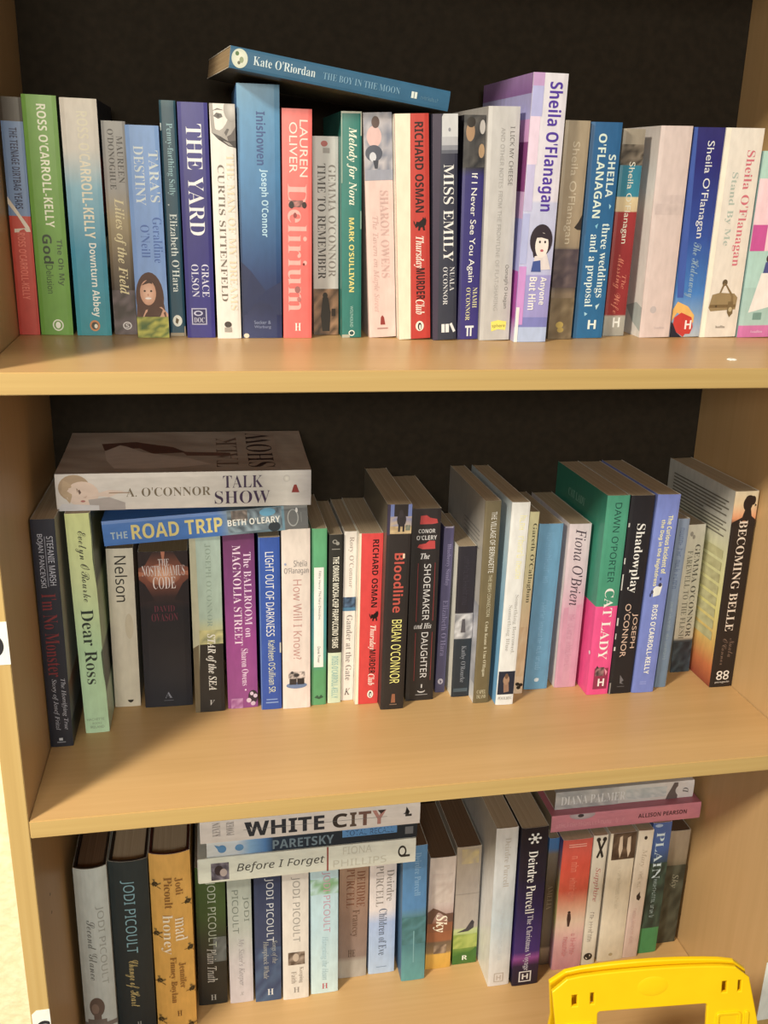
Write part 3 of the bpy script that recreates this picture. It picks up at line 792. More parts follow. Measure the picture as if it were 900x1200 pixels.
# book lying across the row
M, L = lying_at((0.1944, 0.100, 0.2324), (0.3866, 0.1275, 0.2101), 0.0165, 0.055)
book('moon', 'slim blue paperback lying flat and sloping across the tops of the upper row', [(0, (54, 104, 132)), (1, (44, 102, 134))],
     [('e', .042, .5, .0, .0, (0, 0, 0)), ('g', .5, .042, .44, .034, (232, 228, 200), (206, 210, 184)), ('e', .7, .03, .1, .008, (90, 120, 70)), ('e', .45, .05, .14, .009, (150, 160, 120)), ('e', .3, .04, .08, .006, (110, 110, 90)),
      ('t', "Kate O'Riordan", .1, .37, .54, .42, (208, 222, 222), 'r'), ('t', "THE BOY IN THE MOON", .405, .76, .5, .32, (122, 166, 186), 'l'), ('r', .3, .815, .62, .827, (226, 232, 232)), ('r', .3, .83, .62, .842, (226, 232, 232)), ('w', .86, .95, .42, .2, (96, 140, 160))],
     left=[(0, (60, 54, 44)), (.5, (104, 98, 70)), (1, (46, 60, 70))], right=(40, 90, 120), matrix=M, dims=(0.0165, L, 0.126), paper=PAPER_OLD)

# ------------------------------------------------------------------ middle shelf, left to right
book('monster', 'black paperback with a dark red title, against the left side panel on the middle shelf', [(0, (48, 50, 62)), (1, (40, 42, 52))],
     [('t', "STEFANIE MARSH", .07, .275, .74, .26, (206, 206, 214), 'n'), ('t', "BOJAN PANCEVSKI", .06, .285, .32, .26, (206, 206, 214), 'n'), ('r', .52, .07, .55, .28, (150, 150, 160)),
      ('t', "I'm No Monster", .31, .675, .5, .62, (132, 46, 52), 'r'), ('t', "The Horrifying True", .685, .92, .76, .25, (190, 190, 196), 'i'), ('t', "Story of Josef Fritzl", .685, .92, .38, .25, (190, 190, 196), 'i'), ('r', .4, .958, .56, .97, (206, 206, 206)), ('r', .3, .975, .68, .98, (140, 140, 146))],
     right=[(0, (150, 142, 132)), (.35, (170, 162, 152)), (.7, (176, 168, 158)), (.72, (146, 100, 84)), (.8, (120, 112, 108)), (.88, (110, 112, 118)), (.885, (40, 42, 52)), (1, (38, 40, 50))])
book('dearross', 'tall pale green and yellow paperback with dark serif title and torn edge, middle shelf', [(0, (216, 222, 142)), (.3, (206, 216, 152)), (.6, (170, 204, 154)), (1, (178, 212, 168))],
     [('t', "Evelyn O'Rourke", .075, .385, .55, .5, (74, 74, 58), 'c'), ('t', "Dear Ross", .42, .765, .52, .5, (44, 56, 48), 'r'), ('=', "HACHETTE", .1, .82, .928, .94, (130, 150, 120)), ('=', "BOOKS", .32, .7, .948, .958, (130, 150, 120)), ('=', "IRELAND", .22, .8, .965, .977, (130, 150, 120)),
      ('p', [(.95, .0), (1, .0), (1, .32), (.94, .2), (.97, .1)], (90, 96, 74)), ('p', [(.94, .62), (1, .6), (1, .78), (.96, .72)], (70, 78, 64))],
     right=[(0, (80, 92, 70)), (.12, (120, 132, 96)), (.3, (60, 70, 54)), (.34, (170, 190, 140)), (.6, (176, 200, 150)), (.62, (70, 76, 66)), (.8, (64, 72, 62)), (.82, (186, 210, 172)), (1, (190, 212, 176))])
book('nelson', 'short cream paperback with one black word, left of the thick black book, middle shelf', [(0, (214, 204, 180)), (1, (208, 196, 170))],
     [('t', "Nelson", .045, .325, .52, .46, (34, 30, 28), 'n'), ('p', [(.5, .955), (.74, .955), (.7, .968), (.62, .974), (.54, .968)], (40, 34, 30)), ('e', .72, .48, .16, .08, (200, 186, 158))], left=(200, 188, 162), paper=PAPER_OLD)
book('nostra', 'very thick black paperback with a glowing orange head, thickest on the middle shelf', [(0, (52, 34, 36)), (.05, (104, 58, 46)), (.12, (150, 82, 60)), (.2, (120, 64, 50)), (.28, (58, 38, 40)), (.36, (30, 29, 38)), (1, (26, 28, 40))],
     [('p', [(0, 0), (.3, 0), (.14, .08), (0, .1)], (44, 30, 34)), ('p', [(1, 0), (.7, 0), (.86, .08), (1, .1)], (44, 30, 34)), ('p', [(0, .32), (0, .17), (.12, .2), (.3, .3)], (40, 30, 36)), ('p', [(1, .32), (1, .17), (.88, .2), (.7, .3)], (40, 30, 36)), ('p', [(0, .12), (.3, .135), (0, .15)], (186, 110, 80)), ('p', [(1, .12), (.7, .135), (1, .15)], (186, 110, 80)), ('p', [(.46, 0), (.54, 0), (.5, .1)], (190, 116, 86)), ('g', .5, .14, .36, .07, (240, 172, 130), (150, 84, 62)),
      ('=', "THE", .4, .62, .045, .085, (220, 206, 200), 'l'), ('=', "NOSTRADAMUS", .07, .93, .085, .15, (226, 212, 206), 'l'), ('=', "CODE", .28, .74, .155, .23, (232, 214, 206), 'l'), ('=', "DAVID", .28, .7, .335, .375, (112, 44, 62), 'l'), ('=', "OVASON", .22, .76, .385, .435, (112, 44, 62), 'l'),
      ('=', "A", .42, .58, .9, .94, (150, 150, 158), 'l'), ('r', .4, .955, .6, .958, (120, 120, 126))], paper=PAPER_OLD)
book('starsea', 'paperback, pale green above and black below, with white italic title on the middle shelf', [(0, (172, 192, 176)), (.45, (166, 186, 166)), (.54, (196, 190, 130)), (.585, (160, 150, 100)), (.6, (40, 36, 34)), (1, (34, 31, 32))],
     [('p', [(0, 0), (.2, 0), (.24, .55), (.2, .7), (.12, 1), (0, 1)], (186, 182, 150)), ('p', [(0, .62), (.2, .6), (.16, 1), (0, 1)], (110, 96, 70)), ('m', .22, .52, 1, .6, (206, 196, 130), (120, 126, 96), 5, 3), ('t', "JOSEPH O'CONNOR", .04, .5, .58, .2, (146, 164, 144), 'l'), ('t', "STAR of the SEA", .54, .87, .58, .34, (228, 222, 210), 'I'), ('=', "V", .5, .66, .93, .96, (200, 196, 190), 'I')])
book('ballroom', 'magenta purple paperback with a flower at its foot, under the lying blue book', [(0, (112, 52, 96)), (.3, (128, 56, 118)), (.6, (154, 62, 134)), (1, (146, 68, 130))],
     [('t', "The BALLROOM on", .1, .58, .76, .24, (228, 198, 216), 'l'), ('t', "MAGNOLIA STREET", .06, .625, .42, .26, (232, 204, 220), 'l'), ('t', "Sharon Owens", .645, .865, .6, .22, (228, 198, 216), 'r'),
      ('e', .84, .935, .16, .04, (54, 40, 50)), ('e', .7, .955, .08, .014, (214, 186, 200)), ('e', .92, .93, .07, .012, (206, 180, 194)), ('e', .84, .975, .08, .013, (200, 170, 186)), ('e', .8, .915, .06, .011, (214, 186, 200)), ('m', .1, .94, .5, 1, (196, 140, 180), (150, 70, 132), 5, 4), ('e', .6, .89, .03, .005, (226, 200, 214))])
book('lightout', 'narrow blue paperback with condensed white title, right of the magenta one', [(0, (46, 84, 164)), (1, (44, 78, 158))],
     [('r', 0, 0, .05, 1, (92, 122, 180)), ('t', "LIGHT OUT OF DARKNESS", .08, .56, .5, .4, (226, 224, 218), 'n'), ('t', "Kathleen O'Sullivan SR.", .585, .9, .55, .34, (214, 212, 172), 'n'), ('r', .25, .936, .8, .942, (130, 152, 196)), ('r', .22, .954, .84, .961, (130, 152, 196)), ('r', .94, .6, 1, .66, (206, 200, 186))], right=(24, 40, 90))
book('howwill', 'cream paperback with dark plant pots drawn at its foot, middle shelf', [(0, (222, 206, 190)), (1, (226, 206, 194))],
     [('=', "Sheila", .42, .88, .165, .2, (120, 112, 110), 'n'), ('=', "O'Flanagan", .08, .94, .205, .245, (120, 112, 110), 'n'), ('t', "How Will I Know?", .27, .715, .55, .32, (192, 140, 130), 'n'),
      ('e', .5, .865, .38, .018, (106, 126, 160)), ('r', .24, .825, .5, .86, (52, 46, 46)), ('r', .52, .825, .78, .86, (44, 40, 42)), ('m', .2, .785, .8, .825, (226, 206, 194), (60, 56, 56), 8, 4), ('e', .5, .805, .1, .01, (50, 48, 50)), ('e', .34, .79, .06, .008, (70, 66, 66)), ('e', .12, .185, .04, .006, (150, 160, 190))])
book('green', 'slim green paperback with a white title panel on the middle shelf', [(0, (92, 172, 116)), (.25, (80, 160, 110)), (.5, (70, 152, 160)), (.72, (70, 156, 140)), (.8, (78, 150, 96)), (1, (86, 156, 100))],
     [('r', .16, .21, .8, .775, (232, 228, 216)), ('t', "Filthy Henry: The Fairy Detective", .23, .5, .52, .2, (90, 88, 84)), ('t', "Derek Power", .655, .75, .5, .2, (80, 78, 74)), ('p', [(.2, .955), (.4, .94), (.52, .952), (.66, .938), (.82, .955), (.52, .965)], (50, 84, 60))])
book('orange', 'narrow paperback, black with cream capitals above, pale green at its foot, middle shelf', [(0, (48, 46, 42)), (.69, (44, 44, 38)), (.69, (206, 218, 184)), (1, (204, 214, 180))],
     [('e', .42, .04, .18, .012, (150, 146, 134)), ('e', .62, .05, .14, .01, (150, 146, 134)), ('e', .42, .04, .1, .007, (48, 46, 42)), ('r', .2, .08, .8, .084, (150, 146, 134)), ('t', "THE ORANGE MOCHA-CHIP FRAPPUCCINO YEARS", .125, .66, .52, .46, (226, 220, 198), 'S'), ('t', "ROSS O'CARROLL-KELLY", .71, .97, .52, .5, (150, 184, 172), 'S')])
book('gander', 'slim off white paperback with a small dark blue photo halfway down, middle shelf', [(0, (228, 216, 200)), (1, (226, 212, 198))],
     [('t', "Rory O'Connor", .03, .32, .56, .46, (172, 156, 142), 'r'), ('m', 0, .375, 1, .455, (26, 36, 52), (90, 120, 150), 5, 5), ('r', 0, .435, 1, .456, (70, 120, 150)), ('t', "Gander at the Gate", .48, .875, .55, .48, (140, 130, 122), 'r'), ('=', "K", .25, .75, .925, .965, (70, 62, 60), 'i')])
osman('osman2', 'bright red paperback with a black cat and narrow cream edge, on the middle shelf', [(0, (228, 58, 58)), (1, (216, 52, 52))], (.09, .14))
book('bloodline', 'tall black paperback with a horse at its head, red and yellow lettering, middle shelf', [(0, (50, 42, 40)), (1, (40, 35, 34))],
     [('p', [(0.12, 0), (1, 0), (1, .06), (.12, .06)], (112, 126, 180)), ('m', .12, .055, 1, .11, (126, 132, 172), (190, 164, 130), 4, 4), ('m', .12, .1, 1, .135, (206, 176, 126), (160, 130, 92), 5, 3), ('r', 0, 0, .12, .14, (62, 52, 74)),
      ('e', .58, .07, .19, .032, (54, 46, 48)), ('e', .56, .042, .09, .018, (60, 52, 54)), ('r', .45, .09, .53, .125, (46, 40, 42)), ('r', .63, .09, .71, .125, (46, 40, 42)), ('m', .75, .095, .95, .12, (130, 130, 110), (90, 92, 84), 3, 2),
      ('t', "Bloodline", .225, .51, .56, .42, (196, 76, 62), 'S'), ('r', .7, .228, .78, .25, (236, 204, 170)), ('t', "BRIAN O'CONNOR", .545, .865, .56, .42, (236, 226, 120), 'n'), ('p', [(.44, .965), (.47, .92), (.6, .92), (.63, .965)], (150, 90, 60)), ('r', .38, .972, .7, .976, (140, 110, 90))],
     left=[(0, (130, 120, 100)), (.3, (90, 80, 70)), (1, (44, 40, 40))])
book('shoemaker', 'dark brown paperback with two red shoes at its head on the middle shelf', [(0, (56, 48, 48)), (.2, (46, 40, 40)), (1, (40, 36, 36))],
     [('p', [(.3, .035), (.5, .032), (.62, .045), (.86, .052), (.9, .072), (.7, .076), (.28, .076)], (196, 62, 62)), ('p', [(.82, .16), (.62, .158), (.5, .172), (.28, .176), (.22, .19), (.4, .2), (.84, .2)], (196, 62, 62)),
      ('=', "CONOR", .24, .82, .1, .12, (206, 200, 194), 'S'), ('=', "O'CLERY", .18, .88, .132, .154, (206, 200, 194), 'S'), ('=', "The", .34, .66, .22, .25, (216, 210, 204), 'I'), ('t', "SHOEMAKER", .275, .565, .6, .24, (212, 206, 200), 'n'), ('=', "and His", .2, .82, .58, .61, (206, 200, 194), 'I'), ('t', "DAUGHTER", .63, .875, .6, .24, (212, 206, 200), 'n'),
      ('r', .26, .27, .28, .57, (150, 50, 54)), ('r', .85, .27, .87, .57, (150, 50, 54)), ('r', .26, .63, .28, .89, (150, 50, 54)), ('r', .85, .63, .87, .89, (150, 50, 54)), ('r', .53, .91, .58, .945, (190, 184, 178)), ('e', .55, .945, .14, .012, (190, 184, 178)), ('e', .55, .94, .14, .01, (42, 37, 37)), ('r', .34, .965, .78, .969, (150, 144, 140))])
book('blueberry', 'very narrow purple-grey paperback with faint lettering on the middle shelf', [(0, (96, 88, 124)), (1, (80, 78, 108))],
     [('t', "Blueberry Sunday", .1, .345, .55, .5, (156, 146, 182), 'r'), ('t', "Elizabeth O'Hara", .43, .77, .55, .55, (142, 134, 170), 'r'), ('e', .5, .93, .28, .018, (196, 190, 200)), ('p', [(.4, .92), (.62, .93), (.5, .945)], (70, 66, 90)), ('r', .1, 0, .9, .008, (170, 160, 180))])
book('kathy', 'small dark paperback with a grey photo halfway down and a cream side, middle shelf', [(0, (44, 40, 48)), (.43, (42, 38, 46)), (.44, (190, 186, 184)), (.6, (160, 156, 156)), (.605, (40, 50, 58)), (1, (36, 44, 52))],
     [('m', 0, .44, 1, .6, (120, 118, 120), (214, 210, 206), 5, 7), ('p', [(.4, .47), (.56, .47), (.62, .56), (.34, .56)], (84, 80, 84)), ('w', .06, .4, .5, .34, (56, 51, 60)), ('t', "Kathy O'Rourke", .65, .9, .55, .34, (128, 132, 138), 'r'), ('r', .1, .94, .9, .965, (70, 84, 92))], left=(232, 226, 206))
book('village', 'tall olive brown paperback with white capitals and a misty grey cover, middle shelf', [(0, (118, 104, 74)), (1, (108, 94, 62))],
     [('t', "THE VILLAGE OF BERNADETTE", .05, .34, .6, .34, (232, 226, 212), 'n'), ('t', "THE IRISH CONNECTION", .35, .555, .6, .22, (206, 196, 162), 'n'), ('t', "Colm Keane & Una O'Hagan", .58, .86, .55, .26, (214, 204, 172), 'r'), ('=', "CAPEL", .2, .8, .93, .95, (206, 196, 160), 'l'), ('=', "ISLAND", .2, .8, .955, .975, (206, 196, 160), 'l'),
      ('L', 'm', .0, .5, 1, .9, (150, 152, 162), (206, 204, 206), 6, 8), ('L', 'r', .5, .16, .92, .165, (120, 116, 110)), ('L', 'r', .5, .18, .92, .185, (120, 116, 110)), ('L', 'r', .5, .2, .92, .205, (120, 116, 110)), ('L', 'r', .5, .22, .86, .225, (120, 116, 110)), ('L', 'r', .5, .24, .92, .245, (120, 116, 110))],
     left=[(0, (174, 164, 148)), (.5, (184, 180, 174)), (.9, (196, 196, 200)), (1, (226, 224, 220))])
book('borrowed', 'tall white paperback with a bright blue side, dark photo at its foot, middle shelf', [(0, (228, 224, 214)), (1, (224, 222, 216))],
     [('w', .06, .37, .68, .4, (240, 230, 166)), ('t', "Something Borrowed,", .44, .735, .68, .26, (176, 170, 160), 'l'), ('t', "Something Blue", .49, .72, .36, .26, (176, 170, 160), 'l'), ('r', .04, .825, .98, .945, (30, 38, 56)), ('e', .5, .87, .18, .025, (166, 128, 100)), ('p', [(.36, .89), (.64, .88), (.7, .93), (.4, .935)], (150, 112, 90)), ('e', .5, .85, .1, .014, (110, 80, 60)), ('=', "POOLBEG", .1, .9, .957, .972, (150, 148, 140), 'r')],
     left=[(0, (206, 216, 216)), (.3, (170, 204, 226)), (.6, (122, 184, 238)), (1, (104, 172, 240))])
book('gareth', 'narrow pale yellow and peach paperback with grey-brown name on the middle shelf', [(0, (232, 222, 164)), (.3, (226, 212, 160)), (.6, (226, 196, 152)), (1, (222, 194, 160))],
     [('t', "Gareth O'Callaghan", .06, .485, .58, .56, (96, 90, 64), 'r'), ('m', .1, .62, .9, .9, (214, 176, 130), (228, 200, 160), 3, 8), ('e', .35, .945, .24, .01, (40, 34, 30)), ('e', .72, .95, .24, .01, (40, 34, 30)), ('e', .5, .965, .24, .01, (40, 34, 30))])
book('blue', 'plain mid-blue paperback with faint lettering left of the pink one on the middle shelf', [(0, (104, 158, 190)), (1, (90, 148, 180))],
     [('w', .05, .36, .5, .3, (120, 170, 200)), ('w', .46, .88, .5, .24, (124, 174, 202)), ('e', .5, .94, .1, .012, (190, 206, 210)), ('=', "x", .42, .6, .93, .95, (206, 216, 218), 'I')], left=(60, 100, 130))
book('fiona', 'pink paperback with a handwritten dark name on the middle shelf', [(0, (220, 202, 200)), (.3, (214, 186, 190)), (.55, (208, 152, 170)), (1, (206, 148, 164))],
     [('t', "Fiona O'Brien", .03, .485, .55, .5, (66, 50, 62), 'i'), ('p', [(.1, .5), (.9, .48), (.9, .96), (.1, .98)], (208, 146, 166)), ('w', .54, .88, .5, .3, (200, 138, 158))], left=(232, 214, 206))
book('catlady', 'tall paperback, green above and hot pink below, with white title, middle shelf', [(0, (66, 158, 124)), (.54, (56, 146, 112)), (.54, (240, 70, 138)), (1, (236, 62, 130))],
     [('t', "DAWN O'PORTER", .035, .42, .52, .3, (24, 78, 66), 'n'), ('t', "CAT LADY", .45, .815, .55, .42, (238, 230, 226), 'r'), ('r', .25, .86, .9, .97, (150, 40, 76)), ('m', .3, .855, .7, .9, (60, 46, 50), (170, 120, 120), 4, 4), ('p', [(.3, .86), (.36, .845), (.44, .86)], (60, 46, 50)), ('p', [(.7, .86), (.86, .88), (.8, .9)], (240, 150, 170)), ('=', "H", .46, .76, .915, .955, (240, 226, 226), 'S'),
      ('L', '=', "CAT LADY", .28, .62, .085, .125, (150, 206, 180), 'r'), ('L', 'e', .985, .78, .015, .01, (240, 220, 226))],
     left=[(0, (40, 134, 108)), (.54, (46, 140, 110)), (.54, (236, 60, 132)), (1, (240, 66, 136))])
book('shadow', 'tall black paperback with chipped white edge and a white condensed title on the middle shelf', [(0, (36, 34, 40)), (1, (32, 30, 34))],
     [('t', "Shadowplay", .135, .475, .5, .46, (232, 228, 220), 'r'), ('t', "JOSEPH", .58, .76, .76, .26, (214, 178, 154)), ('t', "O'CONNOR", .53, .805, .42, .26, (214, 178, 154)), ('p', [(.42, .9), (.6, .93), (.5, .94), (.62, .95), (.44, .945)], (110, 106, 108)), ('r', .34, .96, .66, .964, (90, 86, 88)),
      ('r', 0, .3, .05, .33, (200, 196, 186)), ('r', 0, .13, .06, .15, (190, 186, 176)), ('r', 0, .38, .05, .46, (200, 196, 186)), ('r', 0, .6, .06, .64, (206, 200, 190)), ('r', 0, .68, .04, .71, (200, 196, 186)), ('r', 0, .75, .07, .77, (206, 200, 190)), ('r', 0, .94, .06, 1, (140, 134, 126))])
book('rossblue', 'tall lavender-blue paperback with small yellow title and white capitals on the middle shelf', [(0, (120, 136, 206)), (1, (112, 128, 198))],
     [('t', "The Curious Incident of", .1, .385, .68, .22, (238, 228, 160), 'S'), ('t', "the Dog in the Nightdress", .12, .445, .36, .22, (238, 228, 160), 'S'), ('e', .5, .47, .18, .024, (230, 228, 222)), ('p', [(.36, .46), (.66, .44), (.7, .43), (.72, .45), (.66, .49), (.36, .5)], (232, 230, 224)), ('e', .62, .44, .08, .01, (60, 60, 84)), ('e', .3, .475, .06, .01, (70, 74, 110)), ('e', .24, .49, .04, .01, (60, 66, 100)), ('e', .6, .41, .04, .008, (70, 74, 120)),
      ('t', "ROSS O'CARROLL-KELLY", .54, .9, .54, .24, (236, 234, 236), 'S'), ('r', .3, .94, .6, .944, (150, 160, 214)), ('r', .3, .95, .6, .954, (150, 160, 214))])
book('greyblue', 'narrow grey-blue paperback beside the lavender one on the middle shelf', [(0, (124, 138, 158)), (.5, (112, 130, 152)), (1, (104, 128, 150))],
     [('w', .05, .42, .5, .5, (86, 104, 134)), ('w', .45, .85, .5, .36, (136, 152, 160))])
book('farewell', 'short pale grey paperback with dark foot, set back beside the black and gold one', [(0, (208, 198, 174)), (.76, (196, 186, 162)), (.78, (60, 70, 76)), (1, (36, 48, 56))],
     [('m', 0, .79, 1, 1, (30, 42, 50), (72, 92, 100), 5, 7), ('e', .3, .06, .08, .016, (150, 140, 124)), ('e', .42, .08, .07, .014, (150, 140, 124)), ('t', "GEMMA O'CONNOR", .13, .755, .7, .28, (84, 78, 68), 'l'), ('t', "FAREWELL TO THE FLESH", .17, .765, .34, .28, (122, 116, 98), 'l')], left=(170, 160, 140))
book('belle', 'tall black paperback with a woman in silhouette at its head, beside the right side panel', [(0, (222, 204, 168)), (.06, (226, 196, 150)), (.13, (220, 140, 92)), (.16, (40, 30, 28)), (1, (36, 28, 27))],
     [('e', .58, .06, .2, .035, (40, 26, 26)), ('e', .78, .045, .12, .022, (40, 26, 26)), ('e', .62, .035, .17, .016, (40, 26, 26)), ('p', [(.5, .08), (.72, .08), (.8, .12), (1, .14), (1, .17), (0, .17), (0, .15), (.4, .125)], (38, 28, 27)), ('p', [(.88, .06), (.96, .068), (.88, .075)], (40, 26, 26)),
      ('t', "BECOMING BELLE", .14, .7, .5, .36, (218, 198, 178), 'r'), ('t', "Nuala", .74, .84, .72, .24, (112, 88, 74), 'c'), ('t', "O'Connor", .74, .88, .42, .24, (112, 88, 74), 'c'),
      ('e', .36, .925, .13, .013, (222, 210, 196)), ('e', .66, .925, .13, .013, (222, 210, 196)), ('e', .36, .948, .13, .013, (222, 210, 196)), ('e', .66, .948, .13, .013, (222, 210, 196)), ('e', .36, .925, .07, .007, (36, 28, 27)), ('e', .66, .925, .07, .007, (36, 28, 27)), ('e', .36, .948, .07, .007, (36, 28, 27)), ('e', .66, .948, .07, .007, (36, 28, 27)), ('=', "penguin", .2, .84, .967, .98, (190, 178, 166), 'S')]
     + [('L', 'r', .1, .06 + .017 * i, (.94, .9, .95, .86, .93, .6)[i % 6], .067 + .017 * i, (120, 112, 96)) for i in range(12)]
     + [('L', 'm', .35, .3 + .06 * i, .95, .345 + .06 * i, (206, 198, 140), (176, 166, 112), 12, 2) for i in range(8)],
     left=[(0, (206, 200, 184)), (.15, (204, 198, 180)), (.35, (224, 218, 160)), (.6, (234, 220, 130)), (.78, (232, 184, 90)), (.9, (220, 120, 62)), (1, (150, 62, 44))])

# pile lying on the left of the middle row
M, L = lying_at((0.0615, 0.163, -0.2000), (0.2655, 0.163, -0.1885), 0.0262)
book('roadtrip', 'blue paperback with large yellow title lying under the white one on the middle shelf', [(0, (66, 122, 194)), (.55, (64, 118, 188)), (.62, (130, 150, 160)), (.72, (90, 104, 110)), (.88, (110, 150, 166)), (.885, (112, 112, 110)), (1, (106, 106, 104))],
     [('m', .1, .6, .98, .87, (70, 80, 88), (150, 170, 178), 5, 14), ('m', .55, .62, .98, .7, (66, 62, 60), (170, 150, 136), 4, 6), ('e', .2, .83, .2, .03, (50, 58, 64)), ('e', .82, .8, .16, .04, (96, 166, 196)), ('t', "THE", .035, .115, .4, .28, (170, 190, 200), 'S'), ('t', "ROAD TRIP", .135, .575, .48, .6, (226, 206, 122), 'S'), ('t', "BETH O'LEARY", .6, .86, .5, .26, (236, 232, 224), 'S'),
      ('e', .5, .925, .36, .028, (170, 170, 164)), ('e', .5, .925, .31, .023, (110, 110, 108)), ('e', .8, .945, .1, .006, (226, 222, 214)), ('r', .3, .965, .7, .968, (140, 140, 136))],
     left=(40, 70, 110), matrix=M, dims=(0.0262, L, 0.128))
M, L = lying_at((0.0215, 0.152, -0.15815), (0.2668, 0.152, -0.1600), 0.0370, 0.03)
book('talkshow', 'thick cream-white paperback lying on top of the pile on the middle shelf', [(0, (222, 212, 200)), (.5, (226, 216, 202)), (.8, (196, 188, 176)), (.9, (228, 220, 206)), (.97, (196, 188, 180)), (1, (180, 172, 166))],
     [('e', .62, .07, .36, .06, (186, 156, 122)), ('e', .46, .1, .34, .062, (232, 204, 182)), ('p', [(.2, .05), (.5, .02), (.85, .03), (.72, .06), (.4, .06)], (196, 166, 130)), ('p', [(.44, .088), (.56, .083), (.58, .09), (.5, .096)], (120, 92, 78)), ('p', [(.48, .08), (.62, .078), (.6, .083)], (150, 118, 92)), ('e', .26, .1, .03, .009, (186, 110, 104)), ('p', [(.36, .1), (.42, .118), (.34, .112)], (214, 180, 158)), ('p', [(.42, .13), (.56, .2), (.52, .26), (.36, .2)], (232, 206, 186)), ('p', [(.0, .13), (.3, .12), (.36, .2), (.2, .26), (.0, .26)], (180, 168, 160)), ('p', [(0, 0), (.2, .02), (.14, .16), (0, .16)], (214, 208, 204)), ('r', .46, .2, .49, .28, (170, 140, 112)),
      ('t', "A. O'CONNOR", .265, .595, .48, .25, (124, 108, 84), 'l'), ('t', "TALK", .645, .805, .72, .34, (66, 46, 76), 'l'), ('t', "SHOW", .61, .832, .28, .36, (66, 46, 76), 'l'),
      ('p', [(.38, .92), (.52, .926), (.6, .93), (.6, .94), (.52, .944), (.38, .952)], (150, 48, 44)), ('g', .78, .9, .1, .014, (244, 236, 222), (206, 198, 186)),
      ('R', 'm', .0, .0, 1, 1, (150, 126, 108), (174, 152, 134), 9, 9), ('R', 'p', [(.1, .22), (.3, .18), (.55, .16), (.7, .22), (.5, .32), (.35, .5), (.18, .6), (.1, .45)], (186, 160, 142)), ('R', 'p', [(.55, .16), (.72, .14), (.76, .28), (.62, .44), (.48, .5), (.46, .36), (.6, .3)], (92, 56, 44)), ('R', 'p', [(.4, .5), (.5, .48), (.46, .68), (.38, .68)], (110, 72, 58)),
      ('R', '=', "SHOW", .08, .95, .75, .86, (58, 40, 38), 'l'), ('R', '=', "TALK", .1, .85, .62, .71, (110, 84, 70), 'l'), ('R', 'm', .0, .88, .9, .99, (150, 128, 110), (176, 156, 138), 4, 3)],
     right=(160, 138, 120), left=(170, 160, 150), matrix=M, dims=(0.0370, L, 0.133), lift=0.006)

# ------------------------------------------------------------------ lowest shelf in view, left to right
book('glance', 'thick hardback in a pale grey jacket with a dark figure at its foot, lowest shelf', [(0, (192, 196, 186)), (1, (178, 182, 176))],
     [('t', "JODI PICOULT", .2, .63, .72, .24, (152, 152, 142), 'n'), ('t', "Second Glance", .27, .6, .42, .26, (112, 112, 106), 'c'), ('e', .42, .755, .24, .055, (98, 80, 70)), ('e', .36, .765, .12, .03, (128, 106, 92)), ('r', .3, .79, .54, .835, (104, 86, 76)), ('r', .1, .825, .7, .85, (112, 100, 92)), ('r', 0, .845, 1, .87, (120, 108, 100)), ('=', "x", .46, .6, .9, .92, (120, 116, 108), 'I')],
     bulge=0.0045, kind='hb', paper=PAPER_DARK, mat=MATTE)
book('heart', 'thick hardback in a nearly black jacket with pale blue capitals, lowest shelf', [(0, (46, 54, 54)), (1, (36, 42, 44))],
     [('t', "JODI PICOULT", .1, .5, .46, .36, (128, 172, 180), 'n'), ('t', "Change of Heart", .54, .81, .44, .36, (196, 172, 104), 'c'), ('=', "H", .5, .62, .9, .93, (150, 150, 140), 'r')], bulge=0.004, kind='hb', paper=PAPER, mat=MATTE, left=(34, 40, 42))
BEES = [(.12, .16), (.9, .27), (.1, .43), (.92, .53), (.12, .7), (.92, .77), (.1, .93), (.85, .98)]
bee_art = []
for bx_, by_ in BEES:
    cl = lambda q: min(1, max(0, q))
    bee_art += [('p', [(cl(bx_ + .06 * math.cos(t) - .045 * math.sin(t)), by_ + .007 * math.cos(t) + .0125 * math.sin(t)) for t in [k * math.pi / 6 for k in range(12)]], (64, 48, 24)),
                ('p', [(cl(bx_), by_), (cl(bx_ + .15), by_ - .012), (cl(bx_ + .15), by_ - .004), (cl(bx_ + .05), by_ + .006)], (132, 104, 52)), ('p', [(cl(bx_), by_), (cl(bx_ - .06), by_ - .026), (cl(bx_ + .01), by_ - .026)], (132, 104, 52)),
                ('p', [(cl(bx_ - .07), by_ + .004), (cl(bx_ + .02), by_ + .012), (cl(bx_ + .01), by_ + .015), (cl(bx_ - .08), by_ + .007)], (206, 158, 60)),
                ('p', [(cl(bx_ - .02), by_), (cl(bx_ - .15), by_ + .002), (cl(bx_ - .15), by_ + .004), (cl(bx_ - .02), by_ + .003)], (64, 48, 24)), ('p', [(cl(bx_ + .06), by_ + .01), (cl(bx_ + .15), by_ + .022), (cl(bx_ + .14), by_ + .024), (cl(bx_ + .05), by_ + .013)], (64, 48, 24))]
book('honey', 'thick hardback in a yellow jacket scattered with bees, lowest shelf', [(0, (230, 170, 70)), (.5, (226, 166, 62)), (1, (224, 166, 66))],
     bee_art + [('t', "Jodi", .125, .22, .7, .2, (150, 102, 40), 'r'), ('t', "Picoult", .12, .29, .44, .2, (150, 102, 40), 'r'), ('t', "mad", .345, .475, .72, .3, (244, 226, 190), 'r'), ('t', "honey", .325, .545, .36, .32, (244, 226, 190), 'r'), ('t', "Jennifer", .6, .75, .7, .18, (150, 102, 40), 'r'), ('t', "Finney Boylan", .565, .83, .46, .2, (150, 102, 40), 'r'), ('=', "H", .52, .64, .88, .91, (120, 80, 30), 'r')],
     bulge=0.005, kind='hb', paper=PAPER, mat=MATTE, right=(214, 156, 60), board=(60, 26, 20))
